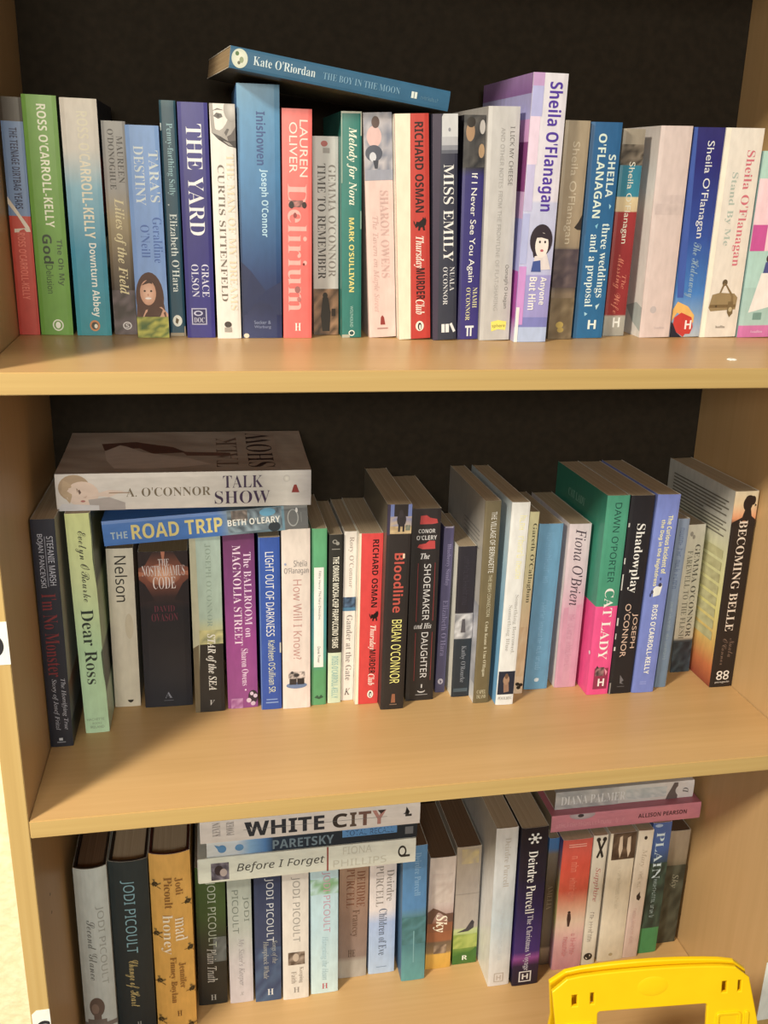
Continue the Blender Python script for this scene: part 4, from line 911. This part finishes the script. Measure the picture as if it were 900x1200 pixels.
book('plaintruth', 'paperback in dark green shading to black, right of the yellow hardback, lowest shelf', [(0, (66, 92, 42)), (.35, (58, 82, 38)), (.5, (48, 58, 40)), (.65, (38, 40, 36)), (1, (34, 34, 32))],
     [('m', .55, .5, 1, .68, (70, 76, 74), (110, 116, 114), 3, 5), ('t', "JODI PICOULT", .1, .57, .5, .34, (176, 186, 164), 'n'), ('t', "Plain Truth", .58, .83, .5, .34, (200, 198, 188), 'i'), ('=', "H", .42, .62, .925, .965, (170, 168, 160), 'r')])
book('sisters', 'grey green paperback with pinkish foot, left of the dark navy one, lowest shelf', [(0, (166, 174, 158)), (.45, (174, 178, 166)), (.7, (198, 190, 188)), (1, (206, 194, 194))],
     [('t', "JODI", .22, .4, .76, .26, (120, 126, 114), 'n'), ('t', "PICOULT", .17, .48, .32, .26, (120, 126, 114), 'n'), ('t', "My Sister's Keeper", .52, .87, .5, .3, (152, 144, 146), 'i'), ('=', "x", .42, .6, .92, .945, (180, 170, 168), 'I')])
book('handle', 'dark navy paperback with pale capitals, left of the cream one with sepia photo', [(0, (46, 58, 88)), (.5, (50, 62, 92)), (.8, (52, 74, 106)), (1, (66, 90, 120))],
     [('m', 0, .6, 1, 1, (48, 64, 98), (74, 100, 130), 4, 8), ('t', "JODI PICOULT", .1, .56, .56, .34, (196, 198, 200), 'n'), ('t', "Songs of the", .55, .72, .74, .26, (160, 160, 150), 'i'), ('t', "Humpback Whale", .55, .83, .4, .26, (170, 168, 156), 'i'), ('=', "H", .46, .7, .91, .955, (216, 214, 208), 'r')])
book('keeping', 'cream paperback with a small sepia photo low on its spine, lowest shelf', [(0, (218, 208, 194)), (1, (222, 212, 198))],
     [('t', "JODI PICOULT", .1, .57, .5, .34, (152, 146, 136), 'n'), ('m', .2, .645, .85, .74, (74, 56, 44), (176, 156, 138), 5, 4), ('e', .5, .685, .12, .03, (190, 170, 150)), ('t', "Keeping", .76, .88, .7, .2, (156, 140, 124), 'r'), ('t', "Faith", .79, .88, .42, .2, (156, 140, 124), 'r'), ('=', "H", .4, .64, .91, .95, (150, 140, 130), 'r')])
book('harvest', 'pale blue paperback with pinkish capitals under the left pile, lowest shelf', [(0, (186, 216, 220)), (.5, (180, 210, 216)), (1, (200, 222, 224))],
     [('m', .0, .15, 1, .26, (120, 170, 110), (190, 218, 220), 5, 3), ('t', "JODI PICOULT", .1, .54, .56, .3, (196, 146, 164), 'n'), ('t', "Harvesting the Heart", .57, .9, .5, .3, (150, 182, 188), 'i'), ('=', "H", .4, .62, .925, .965, (190, 80, 90), 'r')])
book('francey', 'brownish pink paperback with a pale foot under the left pile, lowest shelf', [(0, (172, 136, 108)), (.3, (162, 126, 104)), (.5, (146, 116, 100)), (.82, (140, 118, 108)), (.86, (170, 160, 146)), (1, (176, 166, 152))],
     [('t', "DEIRDRE", .1, .4, .74, .28, (126, 76, 54), 'l'), ('t', "PURCELL", .08, .4, .38, .28, (126, 76, 54), 'l'), ('t', "Francey", .42, .65, .56, .3, (104, 74, 58), 'r'), ('=', "HE", .34, .6, .76, .82, (80, 60, 50), 'r')])
book('children', 'paperback, off white above and pale blue below, under the left pile', [(0, (228, 214, 204)), (.45, (222, 210, 204)), (.56, (164, 184, 218)), (.75, (166, 188, 222)), (1, (176, 196, 226))],
     [('t', "Deirdre", .12, .38, .78, .28, (150, 140, 132), 'l'), ('t', "PURCELL", .08, .42, .38, .28, (150, 140, 132), 'l'), ('t', "Children of Eve", .44, .84, .52, .3, (92, 104, 124), 'r'), ('r', .3, .94, .7, .945, (120, 140, 170))])
book('bluesea', 'paperback with blue sky above a green sea on its spine, lowest shelf', [(0, (84, 138, 180)), (.45, (72, 130, 178)), (.5, (80, 130, 150)), (.53, (56, 112, 112)), (.7, (60, 118, 126)), (.85, (84, 146, 148)), (1, (86, 154, 152))],
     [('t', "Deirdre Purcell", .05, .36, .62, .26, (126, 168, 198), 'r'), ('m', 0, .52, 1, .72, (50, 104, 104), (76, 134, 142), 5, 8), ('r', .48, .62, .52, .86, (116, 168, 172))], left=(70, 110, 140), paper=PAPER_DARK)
book('sky', 'short paperback with brown hills and a yellow foot, lowest shelf', [(0, (206, 188, 172)), (.4, (200, 182, 172)), (.5, (180, 150, 140)), (.6, (150, 86, 54)), (.74, (156, 92, 56)), (.76, (112, 90, 70)), (.85, (150, 120, 80)), (.87, (222, 168, 56)), (1, (214, 158, 46))],
     [('m', .1, .14, .9, .4, (206, 190, 176), (190, 170, 158), 4, 8), ('p', [(.0, .48), (.2, .44), (.4, .46), (.7, .5), (1, .5), (1, .6), (0, .6)], (104, 72, 60)), ('r', 0, .58, 1, .66, (140, 84, 56)), ('t', "Sky", .505, .665, .5, .56, (240, 228, 200), 'I'), ('m', .3, .78, .8, .86, (100, 80, 64), (190, 160, 130), 4, 3)], paper=PAPER_DARK)
book('gull', 'tan paperback with a dark bird above green grass at its foot, lowest shelf', [(0, (170, 152, 128)), (.3, (158, 144, 130)), (.68, (172, 160, 146)), (.7, (186, 196, 130)), (.82, (142, 164, 60)), (.9, (74, 120, 42)), (1, (70, 110, 44))],
     [('m', .2, .02, .9, .14, (196, 172, 112), (164, 146, 124), 4, 4), ('r', 0, .39, 1, .395, (140, 128, 116)), ('p', [(.12, .72), (.5, .69), (.7, .63), (.76, .62), (.84, .64), (.82, .69), (.6, .715)], (66, 62, 66)), ('e', .76, .645, .08, .016, (54, 50, 54)), ('m', 0, .74, 1, .86, (176, 186, 84), (120, 146, 50), 5, 4), ('p', [(0, .93), (.4, .9), (.7, .9), (1, .86), (1, 1), (0, 1)], (60, 110, 40)), ('=', "R", .4, .62, .925, .965, (226, 226, 206), 'S')], paper=PAPER_DARK)
book('white', 'tall off white paperback with a faint name, left of the black and violet one', [(0, (206, 200, 190)), (.35, (204, 206, 204)), (.6, (196, 210, 214)), (.85, (218, 216, 210)), (1, (222, 214, 206))],
     [('t', "Deirdre Purcell", .06, .36, .56, .26, (182, 172, 160), 'r'), ('w', .5, .84, .5, .2, (196, 202, 202)), ('r', .26, .915, .72, .975, (190, 176, 164)), ('r', .31, .921, .67, .969, (220, 212, 204)), ('=', "H", .38, .6, .93, .962, (190, 176, 164), 'S')], left=[(0, (196, 186, 168)), (.4, (214, 210, 202)), (1, (232, 228, 222))])
book('xmas', 'tall black and violet paperback with a white snowflake at its head, lowest shelf', [(0, (30, 27, 36)), (.3, (32, 28, 44)), (.55, (48, 36, 92)), (.78, (66, 40, 118)), (.82, (150, 70, 150)), (.84, (120, 50, 120)), (.87, (46, 30, 66)), (1, (34, 26, 46))],
     [(('p', [(.5 + .22 * math.cos(k * math.pi / 3 + a) * q, .065 + .032 * math.sin(k * math.pi / 3 + a) * q) for a, q in ((-.12, 1), (.12, 1), (.12, .1), (-.12, .1))], (230, 228, 226))) for k in range(6)]
     + [('e', .5, .065, .08, .012, (230, 228, 226))] + [('e', .5 + .2 * math.cos(k * math.pi / 3), .065 + .028 * math.sin(k * math.pi / 3), .05, .007, (230, 228, 226)) for k in range(6)]
     + [('t', "Deirdre Purcell", .14, .53, .48, .34, (232, 228, 226), 'r'), ('t', "The Christmas Voyage", .54, .9, .5, .28, (206, 200, 212), 'r'), ('r', .24, .905, .72, .975, (226, 222, 220)), ('r', .29, .912, .67, .968, (40, 28, 52)), ('=', "H", .36, .6, .922, .958, (230, 226, 224), 'S')],
     left=[(0, (28, 26, 34)), (.5, (40, 32, 84)), (.8, (58, 36, 110)), (.85, (120, 56, 130)), (.9, (36, 26, 56)), (1, (30, 24, 44))])
book('amelia', 'narrow brown paperback set back beside the black and violet one, lowest shelf', [(0, (64, 116, 170)), (.08, (60, 110, 160)), (.12, (120, 108, 92)), (.6, (124, 112, 96)), (.85, (104, 92, 76)), (.87, (170, 150, 126)), (1, (120, 100, 84))],
     [('t', "AMELIA", .36, .55, .5, .5, (180, 170, 148), 'l')], right=(60, 40, 90))
book('red', 'paperback fading from red to pink with a tiny standing figure, lowest shelf', [(0, (206, 84, 72)), (.2, (222, 76, 56)), (.38, (226, 90, 66)), (.5, (228, 160, 128)), (.62, (228, 196, 168)), (.78, (214, 160, 158)), (1, (204, 136, 146))],
     [('r', .2, .035, .8, .04, (240, 180, 160)), ('r', .2, .05, .8, .055, (240, 180, 160)), ('w', .12, .5, .46, .26, (236, 130, 106)), ('e', .42, .55, .05, .01, (60, 40, 36)), ('p', [(.37, .56), (.47, .56), (.5, .6), (.46, .66), (.4, .66), (.36, .6)], (70, 46, 42)), ('w', .72, .9, .66, .2, (206, 120, 120)), ('w', .74, .92, .4, .2, (206, 120, 120))],
     left=[(0, (70, 44, 110)), (.2, (150, 110, 120)), (.4, (206, 190, 110)), (.6, (206, 196, 120)), (.8, (206, 150, 170)), (1, (214, 160, 180))])
book('suppose', 'narrow cream paperback with a dark crossed mark at its head, lowest shelf', [(0, (222, 212, 192)), (1, (214, 204, 182))],
     [('p', [(.2, .02), (.36, .02), (.8, .16), (.66, .17)], (50, 44, 40)), ('p', [(.78, .02), (.9, .03), (.4, .17), (.28, .16)], (50, 44, 40)), ('e', .34, .03, .14, .016, (50, 44, 40)), ('e', .76, .03, .14, .016, (50, 44, 40)), ('t', "Sapphire", .24, .5, .5, .44, (196, 110, 108), 'i'), ('w', .58, .82, .5, .4, (160, 146, 130)), ('e', .5, .935, .3, .028, (40, 36, 34)), ('p', [(.3, .94), (.62, .92), (.66, .93), (.4, .955)], (222, 212, 192))])
book('cream', 'cream paperback with a sepia photo of two pale legs at its head, lowest shelf', [(0, (226, 212, 186)), (1, (218, 204, 176))],
     [('m', .1, 0, 1, .2, (74, 54, 40), (120, 94, 72), 5, 6), ('p', [(.36, .03), (.46, .02), (.5, .12), (.42, .19), (.34, .12)], (214, 190, 162)), ('p', [(.66, .04), (.78, .03), (.82, .14), (.74, .19), (.66, .12)], (214, 190, 162)), ('w', .26, .6, .5, .16, (204, 190, 162)), ('e', .5, .95, .08, .012, (180, 160, 120))], left=(230, 220, 200))
book('mary', 'narrow cream paperback with a small dark bird, left of the blue and green one', [(0, (222, 208, 184)), (.5, (218, 202, 182)), (.7, (218, 190, 176)), (1, (214, 186, 172))],
     [('e', .5, .055, .1, .014, (50, 40, 36)), ('t', "Mary", .14, .28, .5, .4, (184, 166, 142), 'i'), ('w', .3, .45, .5, .3, (184, 166, 142)), ('w', .6, .9, .45, .3, (206, 166, 152)), ('p', [(.4, .5), (.6, .47), (.62, .5), (.7, .515), (.6, .54), (.44, .53)], (54, 42, 38))])
book('plain', 'paperback, blue above and green below, with pale blue capitals, lowest shelf', [(0, (70, 100, 160)), (.2, (60, 92, 150)), (.3, (48, 72, 90)), (.4, (42, 58, 52)), (.75, (40, 60, 50)), (.8, (60, 140, 84)), (1, (64, 150, 88))],
     [('m', 0, .3, 1, .8, (34, 48, 44), (64, 90, 76), 5, 10), ('t', "PLAIN", .07, .42, .45, .44, (196, 214, 232), 'l'), ('e', .3, .02, .2, .012, (160, 180, 206)), ('w', .42, .72, .5, .26, (150, 170, 170))])
book('darksky', 'short paperback, tan head shading to dark olive, right end of the lowest row', [(0, (162, 142, 118)), (.25, (140, 124, 100)), (.35, (92, 86, 68)), (.6, (66, 66, 52)), (1, (44, 42, 38))],
     [('m', 0, .3, 1, 1, (50, 52, 42), (88, 90, 74), 5, 12), ('t', "Sky", .38, .5, .5, .4, (150, 146, 124), 'i')], paper=PAPER_DARK)

# piles lying on the lowest row
zb = Z3 + 0.1995 + 0.0004
M, L = lying_at((0.1385, 0.137, zb), (0.3868, 0.137, zb), 0.0325)
book('before', 'cream hardback with handwritten title and small photo, bottom of the left pile', [(0, (226, 226, 204)), (1, (228, 224, 204))],
     [('m', .1, .055, .8, .135, (56, 48, 62), (150, 140, 150), 5, 5), ('e', .5, .09, .2, .02, (60, 46, 50)), ('e', .4, .11, .16, .016, (190, 170, 160)), ('t', "Before I Forget", .17, .57, .5, .42, (70, 66, 60), 't'), ('r', 0, .58, 1, .588, (160, 80, 70)), ('t', "FIONA", .655, .79, .78, .3, (206, 200, 178), 'n'), ('t', "PHILLIPS", .61, .86, .28, .3, (206, 200, 178), 'n'), ('e', .52, .935, .24, .02, (50, 46, 42)), ('e', .53, .935, .15, .013, (226, 222, 204)), ('r', .28, .93, .37, .972, (50, 46, 42))],
     right=(206, 204, 188), left=(214, 208, 190), matrix=M, dims=(0.0325, L, 0.150), kind='hb', bulge=0.0006, board=(206, 200, 186))
zb += 0.0325 + 0.0003
M, L = lying_at((0.1492, 0.139, zb), (0.3880, 0.139, zb), 0.0195)
book('paretsky', 'dark navy paperback with white end between the two pale books of the left pile', [(0, (214, 214, 206)), (.14, (206, 212, 214)), (.2, (130, 176, 212)), (.27, (74, 128, 184)), (.31, (34, 52, 72)), (.5, (30, 42, 54)), (1, (32, 40, 48))],
     [('e', .5, .07, .26, .02, (84, 140, 186)), ('e', .5, .15, .22, .02, (90, 146, 190)), ('p', [(.5, .05), (.8, .035), (.7, .06)], (84, 140, 186)), ('t', "PARETSKY", .305, .595, .46, .62, (112, 132, 142), 'S'), ('r', .48, .635, .98, .9, (84, 142, 194)), ('t', "TOTAL RECALL", .65, .885, .73, .36, (40, 72, 104), 'n'), ('r', .3, .94, .8, .98, (110, 112, 114))],
     left=(40, 50, 60), matrix=M, dims=(0.0195, L, 0.146))
zb += 0.0195 + 0.0003
M, L = lying_at((0.1428, 0.137, zb), (0.3902, 0.137, zb), 0.0290)
wc_art = [('t', "WHITE", .195, .555, .48, .64, (46, 48, 56), 'X'), ('t', "C", .592, .66, .48, .64, (62, 50, 44), 'X'), ('t', "I", .672, .702, .48, .64, (96, 76, 62), 'X'), ('t', "T", .712, .77, .48, .64, (120, 84, 72), 'X'), ('t', "Y", .775, .84, .48, .64, (186, 128, 116), 'X'),
          ('r', .47, .19, .485, .845, (120, 118, 116))] + [('p', [(.8, .2), (.8, .225), (.5, .232)], (46, 48, 56)), ('p', [(.8, .80), (.8, .838), (.62, .815)], (60, 44, 42))]
book('whitecity', 'white paperback with heavy black stencil capitals, top of the left pile', [(0, (226, 214, 202)), (1, (228, 216, 204))],
     wc_art + [('=', "KEVIN", .3, .9, .055, .09, (150, 140, 134), 'l'), ('=', "POWER", .3, .9, .115, .15, (150, 140, 134), 'l'), ('p', [(.52, .92), (.58, .93), (.84, .935), (.6, .95), (.5, .945)], (30, 28, 28)), ('r', .4, .93, .5, .96, (60, 56, 54))],
     left=(200, 190, 180), matrix=M, dims=(0.0290, L, 0.150))
zr = Z3 + 0.2020 + 0.0005
M, L = lying_at((0.5612, 0.160, zr), (0.7590, 0.160, zr), 0.0232)
book('pink', 'pink paperback with small dark capitals lying on the right end of the lowest row', [(0, (208, 126, 140)), (1, (206, 122, 136))],
     [('g', .95, .2, .28, .085, (196, 186, 186), (170, 150, 154)), ('e', .9, .19, .1, .02, (70, 60, 64)), ('w', .03, .5, .42, .3, (220, 150, 158)), ('t', "ALLISON PEARSON", .575, .905, .52, .26, (78, 40, 46), 'S')],
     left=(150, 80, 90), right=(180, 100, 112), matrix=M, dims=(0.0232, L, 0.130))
zr += 0.0232 + 0.0003
M, L = lying_at((0.5690, 0.172, zr), (0.7530, 0.172, zr), 0.0245)
book('palmer', 'mottled silver-grey paperback lying on top of the pink one', [(0, (166, 164, 160)), (.3, (190, 186, 178)), (.6, (206, 204, 196)), (.8, (214, 204, 194)), (1, (222, 214, 208))],
     [('m', 0, 0, 1, .45, (160, 160, 158), (196, 192, 184), 5, 14), ('m', .2, .5, .8, .8, (176, 184, 182), (210, 208, 202), 5, 12), ('t', "DIANA PALMER", .04, .5, .48, .5, (222, 220, 214), 'l'), ('p', [(.0, .8), (.3, .81), (.62, .83), (.95, .85), (.95, .88), (.0, .885)], (104, 92, 88)), ('=', "D", .3, .6, .92, .96, (90, 84, 84), 'I')],
     left=(150, 140, 134), matrix=M, dims=(0.0245, L, 0.111))

# ------------------------------------------------------------------ small things
bpy.data.objects.remove(_text_ob)
bpy.data.scenes.remove(bpy.data.scenes['lettering'])

for (x0, x1, z1, z0, cut, tx) in ((-0.0172, 0.0, -0.2042, -0.2430, 0.0, (-0.0215, -0.0035)), (-0.0165, 0.0, -0.6072, -0.6500, 0.0045, (-0.0135, 0.002)), (W + 0.0003, W + 0.0172, -0.6690, -0.7520, 0.0, None)):
    m = Mesh()
    y, c = -0.00035, lin((236, 234, 226))
    ring = [(x0, z0), (x1, z0), (x1, z1), (x0 + cut, z1), (x0, z1 - cut)]
    m.poly([(a, y, b) for a, b in ring], c)
    for (a, b), (c2, d2) in zip(ring, ring[1:] + ring[:1]):
        m.poly([(a, y, b), (a, 0.0, b), (c2, 0.0, d2), (c2, y, d2)], c)
    if tx:                                                # dark ring of the sign's character, kept inside the sticker
        cx_ = (tx[0] + tx[1]) / 2
        rx, rz, zc = 0.0085, 0.0105, (z0 + z1) / 2 - 0.002
        k = [(max(x0 + .0004, min(x1 - .0008, cx_ + q * rx * math.cos(t))), y - 0.0001, zc + q * rz * math.sin(t)) for q in (1, 0.62) for t in [i * math.pi / 14 for i in range(29)]]
        for i in range(28):
            m.poly([k[i], k[i + 1], k[i + 30], k[i + 29]], lin((44, 42, 44)))
    o = in_case(m.build('sticker', MATTE))
    o['label'] = 'white paper sticker on the front edge of the side panel'

m = Mesh()
rg = random.Random(4)
k = [(0.0048 * math.cos(t) * (0.7 + 0.5 * rg.random()), 0.0036 * math.sin(t) * (0.7 + 0.5 * rg.random())) for t in [i * math.pi / 6 for i in range(12)]]
for (a, b), (c2, d2) in zip(k, k[1:] + k[:1]):
    m.poly([(a, b, 0), (c2, d2, 0), (c2 * .8, d2 * .8, 0.0012), (a * .8, b * .8, 0.0012)], lin((250, 240, 224)))
m.poly([(a * .8, b * .8, 0.0012) for a, b in k], lin((250, 240, 224)))
o = m.build('paper_scrap', MATTE)
o.location = (0.6406, 0.0367, 0.0367 * TILT + 0.0002)
o.rotation_euler = (math.atan(TILT), 0, 0)
o['label'], o['category'] = 'tiny white paper scrap lying near the front edge of the upper shelf', 'scrap'

# ------------------------------------------------------------------ yellow folding floor sign standing in front of the case
sign = thing('folding_floor_sign', 'bright yellow plastic folding floor sign with handle hole, in front of the lowest books', 'sign', (0.5680, -0.090, FLOOR_Z))


def rounded(x0, x1, y0, y1, r, n=5):
    out = []
    for cx_, cy_, a0 in ((x1 - r, y1 - r, 0), (x0 + r, y1 - r, 90), (x0 + r, y0 + r, 180), (x1 - r, y0 + r, 270)):
        for i in range(n + 1):
            a = math.radians(a0 + 90 * i / n)
            out.append((cx_ + r * math.cos(a), cy_ + r * math.sin(a)))
    return out


def panel(name, outline, holes, thick, mat, parent, bev=0.0012):
    cu = bpy.data.curves.new(name, 'CURVE')
    cu.dimensions = '2D'
    cu.fill_mode = 'BOTH'
    cu.extrude = thick / 2 - bev
    cu.bevel_depth = bev
    cu.bevel_resolution = 2
    for ring in [outline] + holes:
        s = cu.splines.new('POLY')
        s.points.add(len(ring) - 1)
        for p, (a, b) in zip(s.points, ring):
            p.co = (a, b, 0, 1)
        s.use_cyclic_u = True
    tmp = bpy.data.objects.new('outline', cu)
    COL.objects.link(tmp)
    bpy.context.view_layer.update()
    me = bpy.data.meshes.new_from_object(tmp.evaluated_get(bpy.context.evaluated_depsgraph_get()))
    bpy.data.objects.remove(tmp)
    me.name = name
    me.materials.clear()
    me.materials.append(mat)
    for f in me.polygons:
        f.use_smooth = False
    o = bpy.data.objects.new(name, me)
    COL.objects.link(o)
    o.parent = parent
    return o


H = 0.72                                                  # length of a leaf of the sign


def arc(hw, rise, drop, r, n=14):
    """top edge of a leaf from right to left: a shallow arch with rounded shoulders"""
    pts = []
    for i in range(n + 1):
        u = 1 - 2 * i / n
        pts.append((hw * u, -drop * 0 + rise * (1 - u * u) - (r * (abs(u) ** 14))))
    return pts


SIGN_YAW = math.radians(-6)
top_z = -0.5655 - FLOOR_Z
foot = 0.030


def leaf(name, lean, dy, hw, rise, holes, up):
    out = arc(hw, rise, 0, 0.012) + [(-hw + 0.005, -0.06), (-hw - foot, -H), (-hw + 0.06, -H), (-hw + 0.075, -H + 0.05), (hw - 0.075, -H + 0.05), (hw - 0.06, -H), (hw + foot + .02, -H), (hw + 0.011, -0.06)]
    o = panel(name, out, holes, 0.0045, YELLOW, sign)
    R0 = Matrix.Rotation(SIGN_YAW, 4, 'Z') @ Matrix.Rotation(math.radians(90) + lean, 4, 'X') @ Matrix.Rotation(math.radians(1.8), 4, 'Z')
    o.matrix_local = Matrix.Translation((-math.sin(SIGN_YAW) * 0 + dy * -math.sin(SIGN_YAW), dy * math.cos(SIGN_YAW), top_z + up)) @ R0
    return o


opening = rounded(-0.0535, 0.0575, -0.105, -0.0355, 0.004)
slots = [rounded(a, b, c, c + 0.0145, 0.0008, 2) for a, b, c in ((-0.0790, -0.0715, -0.0300), (-0.0610, -0.0550, -0.0290), (0.0690, 0.0760, -0.0270), (0.0850, 0.0905, -0.0270))]
front = leaf('front_leaf', math.radians(-7), 0.0, 0.0960, 0.0045, [opening] + slots, 0.0)
rear = leaf('rear_leaf', math.radians(8), 0.0070, 0.0960, 0.0085, [rounded(-0.0620, 0.0740, -0.210, -0.0420, 0.004)], 0.0010)
# raised ribs of the front leaf: thumb dent, frames of the two legs and the hinge pins
for x0, x1 in ((-0.0955, -0.0925), (0.0945, 0.0975)):
    p = panel('rib', rounded(x0, x1, -0.30, -0.048, 0.001, 2), [], 0.0022, YELLOW, front, 0.0005)
    p.location = (0, 0, 0.0030)
for x0, x1 in ((-0.0840, -0.0560), (0.0660, 0.0900)):
    p = panel('recess_frame', rounded(x0, x1, -0.30, -0.0475, 0.003, 3), [rounded(x0 + 0.0016, x1 - 0.0016, -0.2984, -0.0491, 0.002, 3)], 0.0022, YELLOW, front, 0.0005)
    p.location = (0, 0, 0.0030)
bm = bmesh.new()
bmesh.ops.create_uvsphere(bm, u_segments=24, v_segments=12, radius=1.0)
for v in bm.verts:
    v.co = Vector((0.001 + v.co.x * 0.0165, -0.0130 + v.co.y * 0.0115, 0.0018 + v.co.z * 0.0012))
me = bpy.data.meshes.new('thumb_grip')
bm.to_mesh(me)
bm.free()
me.materials.append(YELLOW)
for f in me.polygons:
    f.use_smooth = True
o = bpy.data.objects.new('thumb_grip', me)
COL.objects.link(o)
o.parent = front
for x in (-0.05, 0.055):                                   # hinge lugs joining the two leaves at the top
    h_ = bevelled_box('hinge', x - 0.008, x + 0.008, -0.0005, 0.0075, top_z - 0.012, top_z - 0.002, YELLOW, sign, 0.001)
    h_.rotation_euler = (0, 0, SIGN_YAW)
